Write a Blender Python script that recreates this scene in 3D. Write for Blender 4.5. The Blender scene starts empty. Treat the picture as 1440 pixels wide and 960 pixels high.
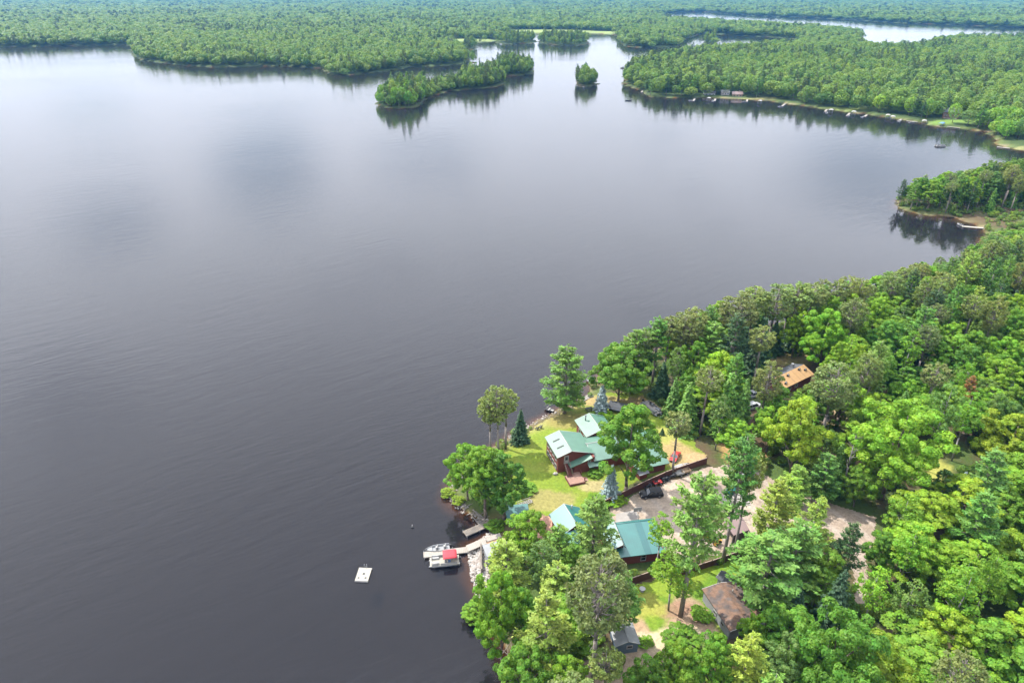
import bpy, math, random
import numpy as np
from mathutils import Vector, Matrix
R = math.radians
random.seed(7)
scene = bpy.context.scene
COL = scene.collection
# ------------------------------------------------------------------ camera
CAM_H, PITCH, F = 100.0, R(27.3), 960.0
CP, SP = math.cos(PITCH), math.sin(PITCH)
cam_d = bpy.data.cameras.new('camera')
cam_d.lens = 24.0
cam_d.sensor_width = 36.0
cam_d.clip_start = 1.0
cam_d.clip_end = 60000.0
cam = bpy.data.objects.new('camera', cam_d)
COL.objects.link(cam)
cam.location = (0, 0, CAM_H)
cam.rotation_euler = (math.pi / 2 - PITCH, 0, 0)
scene.camera = cam


def G(px, py, z=0.0):
    """survey of the photograph: the world point at height z seen at a photograph pixel"""
    a, b = (px - 720) / F, (480 - py) / F
    d = Vector((a, CP + b * SP, -SP + b * CP))
    t = (z - CAM_H) / d.z
    return Vector((d.x * t, d.y * t, z))


def P(v):
    x, y, z = v[0], v[1], v[2] - CAM_H
    dep = y * CP - z * SP
    up = y * SP + z * CP
    return (720 + F * x / dep, 480 - F * up / dep)


def Parr(x, y, z):
    z = z - CAM_H
    dep = y * CP - z * SP
    up = y * SP + z * CP
    return 720 + F * x / dep, 480 - F * up / dep


# ------------------------------------------------------------------ tags
def tag(o, label=None, cat=None, group=None, kind=None):
    if label: o['label'] = label
    if cat: o['category'] = cat
    if group: o['group'] = group
    if kind: o['kind'] = kind
    return o


def thing(name, label, cat, loc=(0, 0, 0), rz=0.0, group=None):
    o = bpy.data.objects.new(name, None)
    COL.objects.link(o)
    o.location = loc
    o.rotation_euler = (0, 0, rz)
    o.empty_display_size = 0.3
    return tag(o, label, cat, group)


def copy_tree(o, parent=None):
    c = o.copy()
    COL.objects.link(c)
    if parent is not None:
        c.parent = parent
    for ch in list(o.children):
        copy_tree(ch, c)
    return c


# ------------------------------------------------------------------ materials
def nodes_of(m):
    m.use_nodes = True
    nt = m.node_tree
    return nt, nt.nodes, nt.links


def mat(name, col, rough=0.7, var=0.15, scale=1.5, bump=0.0, metal=0.0, spec=0.4, scale2=None, col2=None, coat=0.0, stripe=None, ior=None):
    """painted / weathered surface: two scales of noise move the base colour, optional second colour in patches"""
    def tone(c):      # the photograph is exposed for the trees: pale paint sits lower than its catalogue value
        k = 1 + 2.3 * (.3 * c[0] + .6 * c[1] + .1 * c[2])
        return tuple(v / k for v in c)
    col = tone(col)
    if col2 is not None: col2 = tone(col2)
    m = bpy.data.materials.new(name)
    nt, N, L = nodes_of(m)
    b = N['Principled BSDF']
    b.inputs['Roughness'].default_value = rough
    b.inputs['Metallic'].default_value = metal
    b.inputs['Specular IOR Level'].default_value = spec
    b.inputs['Coat Weight'].default_value = coat
    if ior: b.inputs['IOR'].default_value = ior; b.inputs['Specular IOR Level'].default_value = .5
    tc = N.new('ShaderNodeTexCoord')
    n1 = N.new('ShaderNodeTexNoise')
    n1.inputs['Scale'].default_value = scale
    n1.inputs['Detail'].default_value = 6
    n1.inputs['Roughness'].default_value = 0.65
    L.new(tc.outputs['Object'], n1.inputs['Vector'])
    mp = N.new('ShaderNodeMapRange')
    mp.inputs[1].default_value = 0.3
    mp.inputs[2].default_value = 0.7
    mp.inputs[3].default_value = 1 - var
    mp.inputs[4].default_value = 1 + var
    L.new(n1.outputs['Fac'], mp.inputs[0])
    src = None
    if col2 is not None:
        n2 = N.new('ShaderNodeTexNoise')
        n2.inputs['Scale'].default_value = scale2 or scale * 0.4
        n2.inputs['Detail'].default_value = 5
        L.new(tc.outputs['Object'], n2.inputs['Vector'])
        cr = N.new('ShaderNodeValToRGB')
        cr.color_ramp.elements[0].position = 0.42
        cr.color_ramp.elements[1].position = 0.60
        cr.color_ramp.elements[0].color = (*col, 1)
        cr.color_ramp.elements[1].color = (*col2, 1)
        L.new(n2.outputs['Fac'], cr.inputs[0])
        src = cr.outputs[0]
    mul = N.new('ShaderNodeVectorMath')
    mul.operation = 'SCALE'
    if src is None:
        mul.inputs[0].default_value = col
    else:
        L.new(src, mul.inputs[0])
    L.new(mp.outputs[0], mul.inputs['Scale'])
    out = mul.outputs[0]
    if stripe:      # (axis, period, darkening): boards or seams
        ax, per, dk = stripe
        sx = N.new('ShaderNodeSeparateXYZ')
        L.new(tc.outputs['Object'], sx.inputs[0])
        md = N.new('ShaderNodeMath'); md.operation = 'PINGPONG'
        md.inputs[1].default_value = per / 2
        L.new(sx.outputs[ax], md.inputs[0])
        mr = N.new('ShaderNodeMapRange')
        mr.inputs[1].default_value = 0.0
        mr.inputs[2].default_value = per * 0.16
        mr.inputs[3].default_value = 1 - dk
        mr.inputs[4].default_value = 1.0
        L.new(md.outputs[0], mr.inputs[0])
        m2 = N.new('ShaderNodeVectorMath'); m2.operation = 'SCALE'
        L.new(out, m2.inputs[0]); L.new(mr.outputs[0], m2.inputs['Scale'])
        out = m2.outputs[0]
    L.new(out, b.inputs['Base Color'])
    if bump:
        bp = N.new('ShaderNodeBump')
        bp.inputs['Strength'].default_value = bump
        bp.inputs['Distance'].default_value = 0.05
        L.new(n1.outputs['Fac'], bp.inputs['Height'])
        L.new(bp.outputs[0], b.inputs['Normal'])
    return m


def leaf_mat(name, per_object=True, cols=None, transl=0.35, rough=0.55):
    """foliage: colour of the tree (object colour, or a random pick between cols), light and dark sprays from the 'tint' attribute"""
    m = bpy.data.materials.new(name)
    nt, N, L = nodes_of(m)
    out = N['Material Output']
    b = N['Principled BSDF']
    b.inputs['Roughness'].default_value = rough
    b.inputs['Specular IOR Level'].default_value = 0.25
    oi = N.new('ShaderNodeObjectInfo')
    if per_object:
        src = oi.outputs['Color']
    else:
        cr = N.new('ShaderNodeValToRGB')
        e = cr.color_ramp.elements
        while len(e) < len(cols):
            e.new(0.5)
        for i, c in enumerate(cols):
            e[i].position = i / (len(cols) - 1)
            e[i].color = (*c, 1)
        L.new(oi.outputs['Random'], cr.inputs[0])
        src = cr.outputs[0]
    at = N.new('ShaderNodeAttribute')
    at.attribute_name = 'tint'
    sep = N.new('ShaderNodeSeparateXYZ')
    L.new(at.outputs['Vector'], sep.inputs[0])
    hsv = N.new('ShaderNodeHueSaturation')
    hm = N.new('ShaderNodeMapRange')
    hm.inputs[3].default_value = 0.52
    hm.inputs[4].default_value = 0.478
    L.new(sep.outputs[1], hm.inputs[0])
    L.new(hm.outputs[0], hsv.inputs['Hue'])
    vm = N.new('ShaderNodeMapRange')
    vm.inputs[3].default_value = 0.72
    vm.inputs[4].default_value = 1.3
    L.new(sep.outputs[0], vm.inputs[0])
    L.new(vm.outputs[0], hsv.inputs['Value'])
    L.new(src, hsv.inputs['Color'])
    L.new(hsv.outputs[0], b.inputs['Base Color'])
    tr = N.new('ShaderNodeBsdfTranslucent')
    tm = N.new('ShaderNodeMixRGB')
    tm.blend_type = 'MULTIPLY'
    tm.inputs[0].default_value = 1
    tm.inputs[2].default_value = (1.25, 1.2, 0.5, 1)
    L.new(hsv.outputs[0], tm.inputs[1])
    L.new(tm.outputs[0], tr.inputs['Color'])
    mx = N.new('ShaderNodeMixShader')
    mx.inputs[0].default_value = transl
    L.new(b.outputs[0], mx.inputs[1])
    L.new(tr.outputs[0], mx.inputs[2])
    L.new(mx.outputs[0], out.inputs['Surface'])
    return m


# ------------------------------------------------------------------ mesh helpers
class MB:
    def __init__(s):
        s.v, s.f, s.sm = [], [], []

    def add(s, vs, fs, smooth=False):
        o = len(s.v)
        s.v += [tuple(v) for v in vs]
        s.f += [tuple(i + o for i in f) for f in fs]
        s.sm += [smooth] * len(fs)
        return s

    def box(s, c, d, rz=0.0, ry=0.0, rx=0.0):
        m = Matrix.Translation(c) @ Matrix.Rotation(rz, 4, 'Z') @ Matrix.Rotation(ry, 4, 'Y') @ Matrix.Rotation(rx, 4, 'X')
        h = Vector(d) / 2
        vs = [m @ Vector((sx * h.x, sy * h.y, sz * h.z)) for sz in (-1, 1) for sx, sy in ((-1, -1), (1, -1), (1, 1), (-1, 1))]
        return s.add(vs, [(3, 2, 1, 0), (4, 5, 6, 7), (0, 1, 5, 4), (1, 2, 6, 5), (2, 3, 7, 6), (3, 0, 4, 7)])

    def b(s, x0, x1, y0, y1, z0, z1):
        return s.box(((x0 + x1) / 2, (y0 + y1) / 2, (z0 + z1) / 2), (x1 - x0, y1 - y0, z1 - z0))

    def cyl(s, p0, p1, r0, r1=None, n=8, caps=True, smooth=True):
        r1 = r0 if r1 is None else r1
        p0, p1 = Vector(p0), Vector(p1)
        ax = (p1 - p0).normalized()
        t = ax.orthogonal().normalized()
        u = ax.cross(t)
        vs = []
        for p, r in ((p0, r0), (p1, r1)):
            for k in range(n):
                a = 2 * math.pi * k / n
                vs.append(p + t * (r * math.cos(a)) + u * (r * math.sin(a)))
        s.add(vs, [(k, (k + 1) % n, n + (k + 1) % n, n + k) for k in range(n)], smooth)
        if caps:
            o = len(s.v) - 2 * n
            s.f += [tuple(o + k for k in range(n - 1, -1, -1)), tuple(o + n + k for k in range(n))]
            s.sm += [False, False]
        return s

    def tube(s, pts, r, n=6):
        rs = r if isinstance(r, (list, tuple)) else [r] * len(pts)
        for i in range(len(pts) - 1):
            s.cyl(pts[i], pts[i + 1], rs[i], rs[i + 1], n)
        return s

    def prism(s, poly, a0, a1, axis='z'):
        """polygon (list of 2-D points) extruded along an axis; y: poly is (x, z); x: poly is (y, z)"""
        n = len(poly)
        f = {'z': lambda p, a: (p[0], p[1], a), 'y': lambda p, a: (p[0], a, p[1]), 'x': lambda p, a: (a, p[0], p[1])}[axis]
        vs = [f(p, a0) for p in poly] + [f(p, a1) for p in poly]
        return s.add(vs, [tuple(range(n - 1, -1, -1)), tuple(range(n, 2 * n))] + [(k, (k + 1) % n, n + (k + 1) % n, n + k) for k in range(n)])

    def loft(s, rings, caps=True, smooth=True):
        n = len(rings[0])
        vs = [p for r in rings for p in r]
        fs = []
        for i in range(len(rings) - 1):
            fs += [(i * n + k, i * n + (k + 1) % n, (i + 1) * n + (k + 1) % n, (i + 1) * n + k) for k in range(n)]
        s.add(vs, fs, smooth)
        if caps:
            o = len(s.v) - len(vs)
            s.f += [tuple(o + k for k in range(n - 1, -1, -1)), tuple(o + (len(rings) - 1) * n + k for k in range(n))]
            s.sm += [False, False]
        return s

    def slab(s, quad, th):
        """a sloping sheet (3 or 4 corners, counter-clockwise from above) with a thickness below it"""
        q = [Vector(p) for p in quad]
        nrm = (q[1] - q[0]).cross(q[2] - q[0]).normalized()
        if nrm.z < 0:
            q.reverse(); nrm = -nrm
        lo = [p - nrm * th for p in q]
        n = len(q)
        return s.add(q + lo, [tuple(range(n)), tuple(range(2 * n - 1, n - 1, -1))] + [(k, n + k, n + (k + 1) % n, (k + 1) % n) for k in range(n)])

    def build(s, name, m, parent=None, loc=None, recalc=True):
        me = bpy.data.meshes.new(name)
        me.from_pydata(s.v, [], s.f)
        if recalc:
            import bmesh
            bm = bmesh.new(); bm.from_mesh(me)
            bmesh.ops.recalc_face_normals(bm, faces=bm.faces)
            bm.to_mesh(me); bm.free()
        if any(s.sm):
            me.polygons.foreach_set('use_smooth', s.sm)
        me.materials.append(m)
        me.update()
        o = bpy.data.objects.new(name, me)
        COL.objects.link(o)
        if parent is not None: o.parent = parent
        if loc is not None: o.location = loc
        return o


def np_mesh(name, V, Fq, m, tint=None, smooth=False):
    me = bpy.data.meshes.new(name)
    V = np.asarray(V, np.float32)
    Fq = np.asarray(Fq, np.int32)
    k = Fq.shape[1]
    me.vertices.add(len(V))
    me.vertices.foreach_set('co', V.ravel())
    me.loops.add(Fq.size)
    me.loops.foreach_set('vertex_index', Fq.ravel())
    me.polygons.add(len(Fq))
    me.polygons.foreach_set('loop_start', np.arange(0, Fq.size, k, dtype=np.int32))
    me.polygons.foreach_set('loop_total', np.full(len(Fq), k, np.int32))
    if smooth:
        me.polygons.foreach_set('use_smooth', np.ones(len(Fq), bool))
    if tint is not None:
        a = me.attributes.new('tint', 'FLOAT_VECTOR', 'POINT')
        a.data.foreach_set('vector', np.asarray(tint, np.float32).ravel())
    me.materials.append(m)
    me.update(calc_edges=True)
    me.validate()
    return me


def ob(name, me, parent=None, loc=None):
    o = bpy.data.objects.new(name, me)
    COL.objects.link(o)
    if parent is not None: o.parent = parent
    if loc is not None: o.location = loc
    return o
# ------------------------------------------------------------------ the lake: shorelines surveyed off the photograph
LAKE = [(820, 1250), (762, 1050), (742, 985), (728, 955), (712, 920), (696, 885), (684, 852), (672, 827), (663, 800), (660, 778),
        (664, 767), (676, 757), (686, 750), (690, 743), (682, 737), (668, 728), (655, 719), (640, 709), (633, 698), (634, 684),
        (645, 668), (655, 652), (668, 640), (686, 631), (706, 621), (722, 611), (742, 600), (765, 587), (786, 575), (800, 570),
        (815, 562), (828, 552), (834, 540), (842, 528), (870, 512), (920, 494), (1000, 470), (1100, 455), (1190, 440),
        (1260, 420), (1330, 388), (1372, 352), (1386, 332), (1381, 321), (1340, 306), (1300, 302), (1275, 297), (1258, 291),
        (1262, 282), (1290, 270), (1340, 260), (1400, 250), (1470, 240), (1600, 228), (1600, 216), (1440, 212), (1420, 208),
        (1403, 204), (1398, 193), (1385, 185), (1330, 179), (1290, 173), (1240, 164), (1150, 152), (1080, 142), (1040, 139),
        (1000, 138), (960, 138), (930, 137), (912, 136), (903, 129), (885, 123), (877, 118), (876, 108), (884, 100),
        (900, 92), (930, 86), (960, 80), (1000, 77.5), (1050, 74), (1100, 70), (1128, 64), (1120, 56.5), (1098, 53.5), (1040, 50), (985, 47.5),
        (975, 52), (960, 58), (957, 65), (930, 67), (895, 67), (876, 65), (871, 58), (868, 50), (850, 48), (780, 47),
        (720, 48), (700, 51), (697, 58), (680, 60), (640, 60), (624, 61), (640, 66), (655, 76), (661, 84), (655, 90),
        (620, 93), (575, 94), (566, 97), (530, 102), (480, 107), (460, 104), (456, 97), (440, 95), (370, 93), (300, 95),
        (255, 92), (230, 89), (197, 85), (187, 79), (186, 74), (180, 63), (120, 64), (60, 66), (0, 66), (-120, 65),
        (-500, 66), (-1300, 110), (-1700, 600), (-1700, 1250)]
ISLANDS = {
    'long': [(529, 147), (535, 151), (562, 153), (590, 150), (598, 141), (625, 129), (660, 126), (695, 123), (711, 118),
             (708, 113), (690, 112), (650, 116), (610, 122), (585, 130), (560, 134), (535, 139)],
    'back': [(678, 100), (690, 104), (715, 107), (740, 105.5), (751, 102), (749, 97), (715, 95), (685, 95)],
    'round': [(807, 118), (815, 121), (835, 121), (841, 118), (836, 114), (812, 114)],
    'far_slim': [(697, 61), (715, 62.5), (745, 61.5), (755, 58.5), (750, 56), (700, 57)],
    'far_wide': [(755, 60), (780, 63.5), (815, 64.5), (828, 61), (826, 57), (760, 56)],
    'far_dot': [(648, 69), (660, 70.8), (671, 67.5), (668, 65), (650, 66)],
    'far_knob': [(988, 61.5), (1000, 63.5), (1010, 61.5), (1008, 58), (990, 58)],
    'rock': [(659, 88.5), (665, 89.5), (670, 88), (665, 87)],
}
FARLAKE = [(935, 18.5), (990, 17), (1060, 22.5), (1150, 25.5), (1200, 28.5), (1270, 33), (1330, 34.5), (1440, 39.5), (1600, 45),
           (1600, 62), (1440, 60), (1340, 60), (1310, 64), (1295, 72), (1250, 75), (1213, 71), (1208, 60), (1215, 52),
           (1195, 48.5), (1150, 44), (1080, 38.5), (1000, 33.5), (960, 31), (925, 26)]


def wpoly(px):
    return np.array([G(x, y)[:2] for x, y in px], np.float64)


def sdpoly(X, Y, poly):
    """signed distance to a polygon, positive inside"""
    d2 = np.full(X.shape, 1e18)
    ins = np.zeros(X.shape, bool)
    n = len(poly)
    for i in range(n):
        x0, y0 = poly[i]; x1, y1 = poly[(i + 1) % n]
        ex, ey = x1 - x0, y1 - y0
        wx, wy = X - x0, Y - y0
        t = np.clip((wx * ex + wy * ey) / (ex * ex + ey * ey + 1e-9), 0, 1)
        d2 = np.minimum(d2, (wx - t * ex) ** 2 + (wy - t * ey) ** 2)
        if abs(ey) > 1e-9:
            c = (y0 > Y) != (y1 > Y)
            ins ^= c & (X < ex * (Y - y0) / ey + x0)
    d = np.sqrt(d2)
    return np.where(ins, d, -d)


def inpoly(X, Y, poly):
    ins = np.zeros(np.shape(X), bool)
    n = len(poly)
    for i in range(n):
        x0, y0 = poly[i]; x1, y1 = poly[(i + 1) % n]
        if abs(y1 - y0) > 1e-9:
            c = (y0 > Y) != (y1 > Y)
            ins ^= c & (X < (x1 - x0) * (Y - y0) / (y1 - y0) + x0)
    return ins


W_LAKE, W_FAR = wpoly(LAKE), wpoly(FARLAKE)
W_ISL = {k: wpoly(v) for k, v in ISLANDS.items()}


def shore(X, Y):
    """distance from the waterline, positive on land"""
    X = np.asarray(X, np.float64); Y = np.asarray(Y, np.float64)
    w = sdpoly(X, Y, W_LAKE)
    for p in W_ISL.values():
        w = np.minimum(w, -sdpoly(X, Y, p))
    w = np.maximum(w, sdpoly(X, Y, W_FAR))
    rr = np.hypot(X, Y)
    wob = (0.8 * np.sin(X * .31 + 1.3 * np.sin(Y * .23)) + .5 * np.sin(Y * .71 + X * .4)) * np.clip(rr / 300, .4, 4)
    return -w + wob


def hgt(X, Y, d=None):
    if d is None: d = shore(X, Y)
    X = np.asarray(X, np.float64); Y = np.asarray(Y, np.float64)
    rr = np.hypot(X, Y)
    land = 2.3 * (1 - np.exp(-np.maximum(d, 0) / 7.0))
    land = land + np.clip(d / 25, 0, 1) * (.12 * np.sin(X * .11) * np.sin(Y * .13 + 1))
    land = land + np.clip((rr - 4000) / 2500, 0, 1) * np.clip(d / 200, 0, 1) * (9 + 9 * np.sin(X / 800 + 1) * np.sin(Y / 650))
    return np.where(d > 0, land, np.maximum(d * 0.24, -4.5))


def Z(x, y):
    return float(hgt(np.array([x]), np.array([y]))[0])


def GP(px, py):
    """the point of the terrain seen at a photograph pixel"""
    z = 2.3
    for _ in range(3):
        p = G(px, py, z)
        z = max(Z(p.x, p.y), 0.0)
    return G(px, py, z)


def noise2(X, Y, s, seed=0):
    """cheap value noise in 0..1"""
    x = X / s + seed * 17.3; y = Y / s - seed * 9.1
    xi = np.floor(x).astype(np.int64); yi = np.floor(y).astype(np.int64)
    fx = x - xi; fy = y - yi
    fx = fx * fx * (3 - 2 * fx); fy = fy * fy * (3 - 2 * fy)

    def h(a, b):
        v = np.sin(a * 127.1 + b * 311.7 + seed * 13.7) * 43758.5453
        return v - np.floor(v)
    return (h(xi, yi) * (1 - fx) + h(xi + 1, yi) * fx) * (1 - fy) + (h(xi, yi + 1) * (1 - fx) + h(xi + 1, yi + 1) * fx) * fy


def fbm(X, Y, s, seed=0):
    return .5 * noise2(X, Y, s, seed) + .3 * noise2(X, Y, s * .45, seed + 1) + .2 * noise2(X, Y, s * .2, seed + 2)


def lerp(a, b, t):
    return a + (np.asarray(b) - a) * t[:, None]


def patch_w(X, Y, px, py, rx, ry, ang=0.0, seed=3):
    """soft-edged patch centred on the ground at a surveyed spot, radii in metres"""
    c = G(px, py, 2.3)
    dx, dy = X - c.x, Y - c.y
    ca, sa = math.cos(ang), math.sin(ang)
    u, v = (dx * ca + dy * sa) / rx, (-dx * sa + dy * ca) / ry
    r = np.sqrt(u * u + v * v) + (fbm(X, Y, 3.0, seed) - .5) * .9
    return np.clip((1.15 - r) / .35, 0, 1)


# ------------------------------------------------------------------ ground sheet (polar grid, fine near, coarse far)
def ground_mat(name):
    m = bpy.data.materials.new(name)
    nt, N, L = nodes_of(m)
    b = N['Principled BSDF']
    b.inputs['Roughness'].default_value = .9
    b.inputs['Specular IOR Level'].default_value = .15
    at = N.new('ShaderNodeAttribute'); at.attribute_name = 'col'
    tc = N.new('ShaderNodeTexCoord')
    n = N.new('ShaderNodeTexNoise')
    n.inputs['Scale'].default_value = 1.7
    n.inputs['Detail'].default_value = 8
    n.inputs['Roughness'].default_value = .75
    L.new(tc.outputs['Object'], n.inputs['Vector'])
    mr = N.new('ShaderNodeMapRange')
    mr.inputs[1].default_value = .28; mr.inputs[2].default_value = .72
    mr.inputs[3].default_value = .6; mr.inputs[4].default_value = 1.4
    L.new(n.outputs['Fac'], mr.inputs[0])
    sc = N.new('ShaderNodeVectorMath'); sc.operation = 'SCALE'
    L.new(at.outputs['Color'], sc.inputs[0]); L.new(mr.outputs[0], sc.inputs['Scale'])
    L.new(sc.outputs[0], b.inputs['Base Color'])
    bp = N.new('ShaderNodeBump'); bp.inputs['Strength'].default_value = .6; bp.inputs['Distance'].default_value = .12
    L.new(n.outputs['Fac'], bp.inputs['Height']); L.new(bp.outputs[0], b.inputs['Normal'])
    return m


def colmesh(name, V, Fq, C, m):
    me = np_mesh(name, V, Fq, m, smooth=True)
    a = me.attributes.new('col', 'FLOAT_COLOR', 'POINT')
    a.data.foreach_set('color', np.hstack([C, np.ones((len(C), 1))]).astype(np.float32).ravel())
    return ob(name, me)


M_GROUND = ground_mat('earth and grass')
ang = np.concatenate([np.arange(-100, -52, 4.0), np.arange(-52, 52.01, .3), np.arange(56, 101, 4.0)]) * math.pi / 180
rad = [22.0]
while rad[-1] < 36000:
    rad.append(rad[-1] * (1.0075 if rad[-1] < 900 else 1.011 if rad[-1] < 4000 else 1.05))
rad = np.array(rad)
RR, AA = np.meshgrid(rad, ang, indexing='ij')
X = (RR * np.sin(AA)).ravel(); Y = (RR * np.cos(AA)).ravel()
D = shore(X, Y)
ZZ = hgt(X, Y, D)
near = np.hypot(X, Y) < 420
nz = fbm(X, Y, 9.0, 1); nz2 = fbm(X, Y, 2.2, 5)
C = np.tile(np.array([.035, .055, .016]), (len(X), 1))
C[near] = lerp(np.tile(np.array([.07, .05, .028]), (near.sum(), 1)), [.05, .08, .02], np.clip((nz[near] - .35) / .3, 0, 1))
# open banks: sand, then pale grass, then woods
wshore = np.clip(1 - (D - 1.0) / 5.0, 0, 1) * (D > 0) * (Y < 1100)
PXg, PYg = Parr(X, Y, np.zeros(len(X)))
cott = (PXg > 985) & (Y > 480) & (PYg > 100)
C = lerp(C, [.13, .15, .045], wshore * np.where(cott, .6, .2) * np.clip((fbm(X, Y, 40, 7) - .3) / .2, 0, 1))
C = lerp(C, [.17, .13, .085], np.clip(1 - np.abs(D - .4) / 1.2, 0, 1) * (Y < 1100) * np.where(near, .4, .3 + .5 * cott))
# marsh meadows at the head of the lake
for (mx, my, a, b_) in ((760, 45.5, 150, 90), (655, 58, 90, 40), (850, 47, 60, 60), (845, 116, 16, 4), (1240, 53, 90, 40)):
    c = G(mx, my)
    w = np.clip(1.4 - np.hypot((X - c.x) / a, (Y - c.y) / b_), 0, 1)
    C = lerp(C, [.15, .19, .06], w)
# openings in the near wood
for (px, py, rx, ry, col) in ((1040, 632, 5, 9, (.30, .19, .08)), (1168, 588, 4, 4, (.30, .22, .13)), (1115, 497, 14, 7, (.15, .13, .05)),
                              (1055, 500, 8, 4, (.22, .13, .08)), (1318, 662, 3.5, 8, (.22, .22, .05)), (1105, 862, 8, 4, (.17, .12, .08)),
                              (1130, 850, 5, 4, (.12, .08, .06)), (930, 912, 9, 4, (.30, .24, .16)), (870, 950, 12, 5, (.22, .17, .12)),
                              (1165, 640, 4, 4, (.2, .13, .08)), (765, 738, 5, 4, (.30, .17, .12)), (700, 763, 3.5, 2.5, (.33, .2, .14)),
                              (1190, 640, 6, 4, (.2, .15, .08)), (1352, 308, 6, 2.5, (.09, .14, .03)), (1378, 314, 4, 2, (.15, .125, .07)),
                              (1345, 171, 26, 8, (.10, .16, .03)), (1420, 205, 18, 4, (.15, .15, .06)), (1050, 137, 34, 7, (.15, .15, .06)),
                              (985, 136, 40, 6, (.11, .15, .04)), (1170, 152, 50, 8, (.11, .14, .04))):
    C = lerp(C, list(col), patch_w(X, Y, px, py, rx, ry))
# the lake bed: amber sand in the shallows, painted darker outward for light lost underwater
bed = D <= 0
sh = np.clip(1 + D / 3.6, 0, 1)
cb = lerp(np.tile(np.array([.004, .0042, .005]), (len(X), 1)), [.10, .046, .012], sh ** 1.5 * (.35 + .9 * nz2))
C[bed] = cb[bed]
nr, na = len(rad), len(ang)
ii = (np.arange(nr - 1)[:, None] * na + np.arange(na - 1)[None, :]).ravel()
FQ = np.stack([ii, ii + 1, ii + na + 1, ii + na], 1)
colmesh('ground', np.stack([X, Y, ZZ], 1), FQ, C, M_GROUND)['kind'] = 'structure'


def sheet(name, polys, lift, colfn, step=.38, edge=.9):
    """a sheet that follows the terrain inside a surveyed outline"""
    vs, fs, off = [], [], 0
    for poly in polys:
        wp = np.array([GP(x, y)[:2] for x, y in poly])
        x = np.arange(wp[:, 0].min() - 2, wp[:, 0].max() + 2, step)
        y = np.arange(wp[:, 1].min() - 2, wp[:, 1].max() + 2, step)
        XX, YY = np.meshgrid(x, y, indexing='ij')
        sd = sdpoly(XX.ravel(), YY.ravel(), wp).reshape(XX.shape) + (fbm(XX, YY, 2.5, 4) - .5) * 2 * edge
        k = sd > 0
        fm = k[:-1, :-1] & k[1:, :-1] & k[1:, 1:] & k[:-1, 1:]
        idx = np.arange(XX.size).reshape(XX.shape)
        f = np.stack([idx[:-1, :-1][fm], idx[1:, :-1][fm], idx[1:, 1:][fm], idx[:-1, 1:][fm]], 1)
        u, inv = np.unique(f, return_inverse=True)
        vs.append(np.stack([XX.ravel()[u], YY.ravel()[u]], 1)); fs.append(inv.reshape(-1, 4) + off); off += len(u)
    xy = np.vstack(vs)
    d = shore(xy[:, 0], xy[:, 1])
    z = np.maximum(hgt(xy[:, 0], xy[:, 1], d), .03) + lift
    o = colmesh(name, np.column_stack([xy, z]), np.vstack(fs), colfn(xy[:, 0], xy[:, 1], d), M_GROUND)
    o['kind'] = 'structure'
    return o


def lawn_col(x, y, d):
    n = fbm(x, y, 7, 2); n2 = fbm(x, y, 2.4, 8)
    c = lerp(np.tile(np.array([.11, .15, .016]), (len(x), 1)), [.14, .16, .026], np.clip((n - .52) / .22, 0, 1))
    c = lerp(c, [.07, .125, .014], np.clip((n2 - .55) / .2, 0, 1) * .6)
    c = lerp(c, [.23, .19, .08], np.clip(1 - (d - 1) / 4.5, 0, 1) * .9)
    for (px, py, rx, ry, col) in ((770, 702, 6, 3.5, (.24, .19, .08)), (800, 588, 6, 4, (.22, .17, .06)), (905, 567, 7, 4, (.24, .15, .09)),
                                  (930, 612, 5, 4, (.30, .28, .08)), (960, 640, 5, 5, (.34, .22, .12)), (836, 682, 3.5, 2, (.33, .25, .14)),
                                  (846, 560, 5, 3, (.32, .22, .11)), (985, 645, 4, 3, (.36, .24, .13)), (790, 560, 3, 2, (.3, .22, .1))):
        c = lerp(c, [k * .8 for k in col], patch_w(x, y, px, py, rx, ry) * .7)
    return c


def yard_col(x, y, d):
    n = fbm(x, y, 6, 3)
    c = lerp(np.tile(np.array([.075, .14, .012]), (len(x), 1)), [.125, .175, .018], np.clip((n - .42) / .2, 0, 1))
    for (px, py, rx, ry, an, col) in ((897, 878, 1.6, 8, .42, (.26, .17, .11)), (962, 878, 4.5, 2.5, .6, (.26, .17, .12)), (938, 903, 9, 3, .3, (.36, .30, .2)),
                                      (978, 862, 2.5, 5, .5, (.22, .15, .1)), (948, 857, 3.5, 1.6, .2, (.2, .12, .08)), (905, 850, 4, 3, 0, (.2, .2, .04))):
        c = lerp(c, list(col), patch_w(x, y, px, py, rx, ry, an) * .9)
    return c


def drive_col(x, y, d):
    n = fbm(x, y, 8, 6); n2 = fbm(x, y, 2, 9)
    c = lerp(np.tile(np.array([.215, .170, .130]), (len(x), 1)), [.275, .222, .172], np.clip((n - .4) / .25, 0, 1))
    c = lerp(c, [.14, .105, .085], np.clip((n2 - .56) / .15, 0, 1) * .5)
    # wheel tracks worn through the yard
    t = np.abs(np.sin((x * .35 + y * .12 + 1.5 * fbm(x, y, 15, 3)) * 2.2))
    return lerp(c, [.27, .23, .195], np.clip((t - .86) / .1, 0, 1) * .55)


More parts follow.
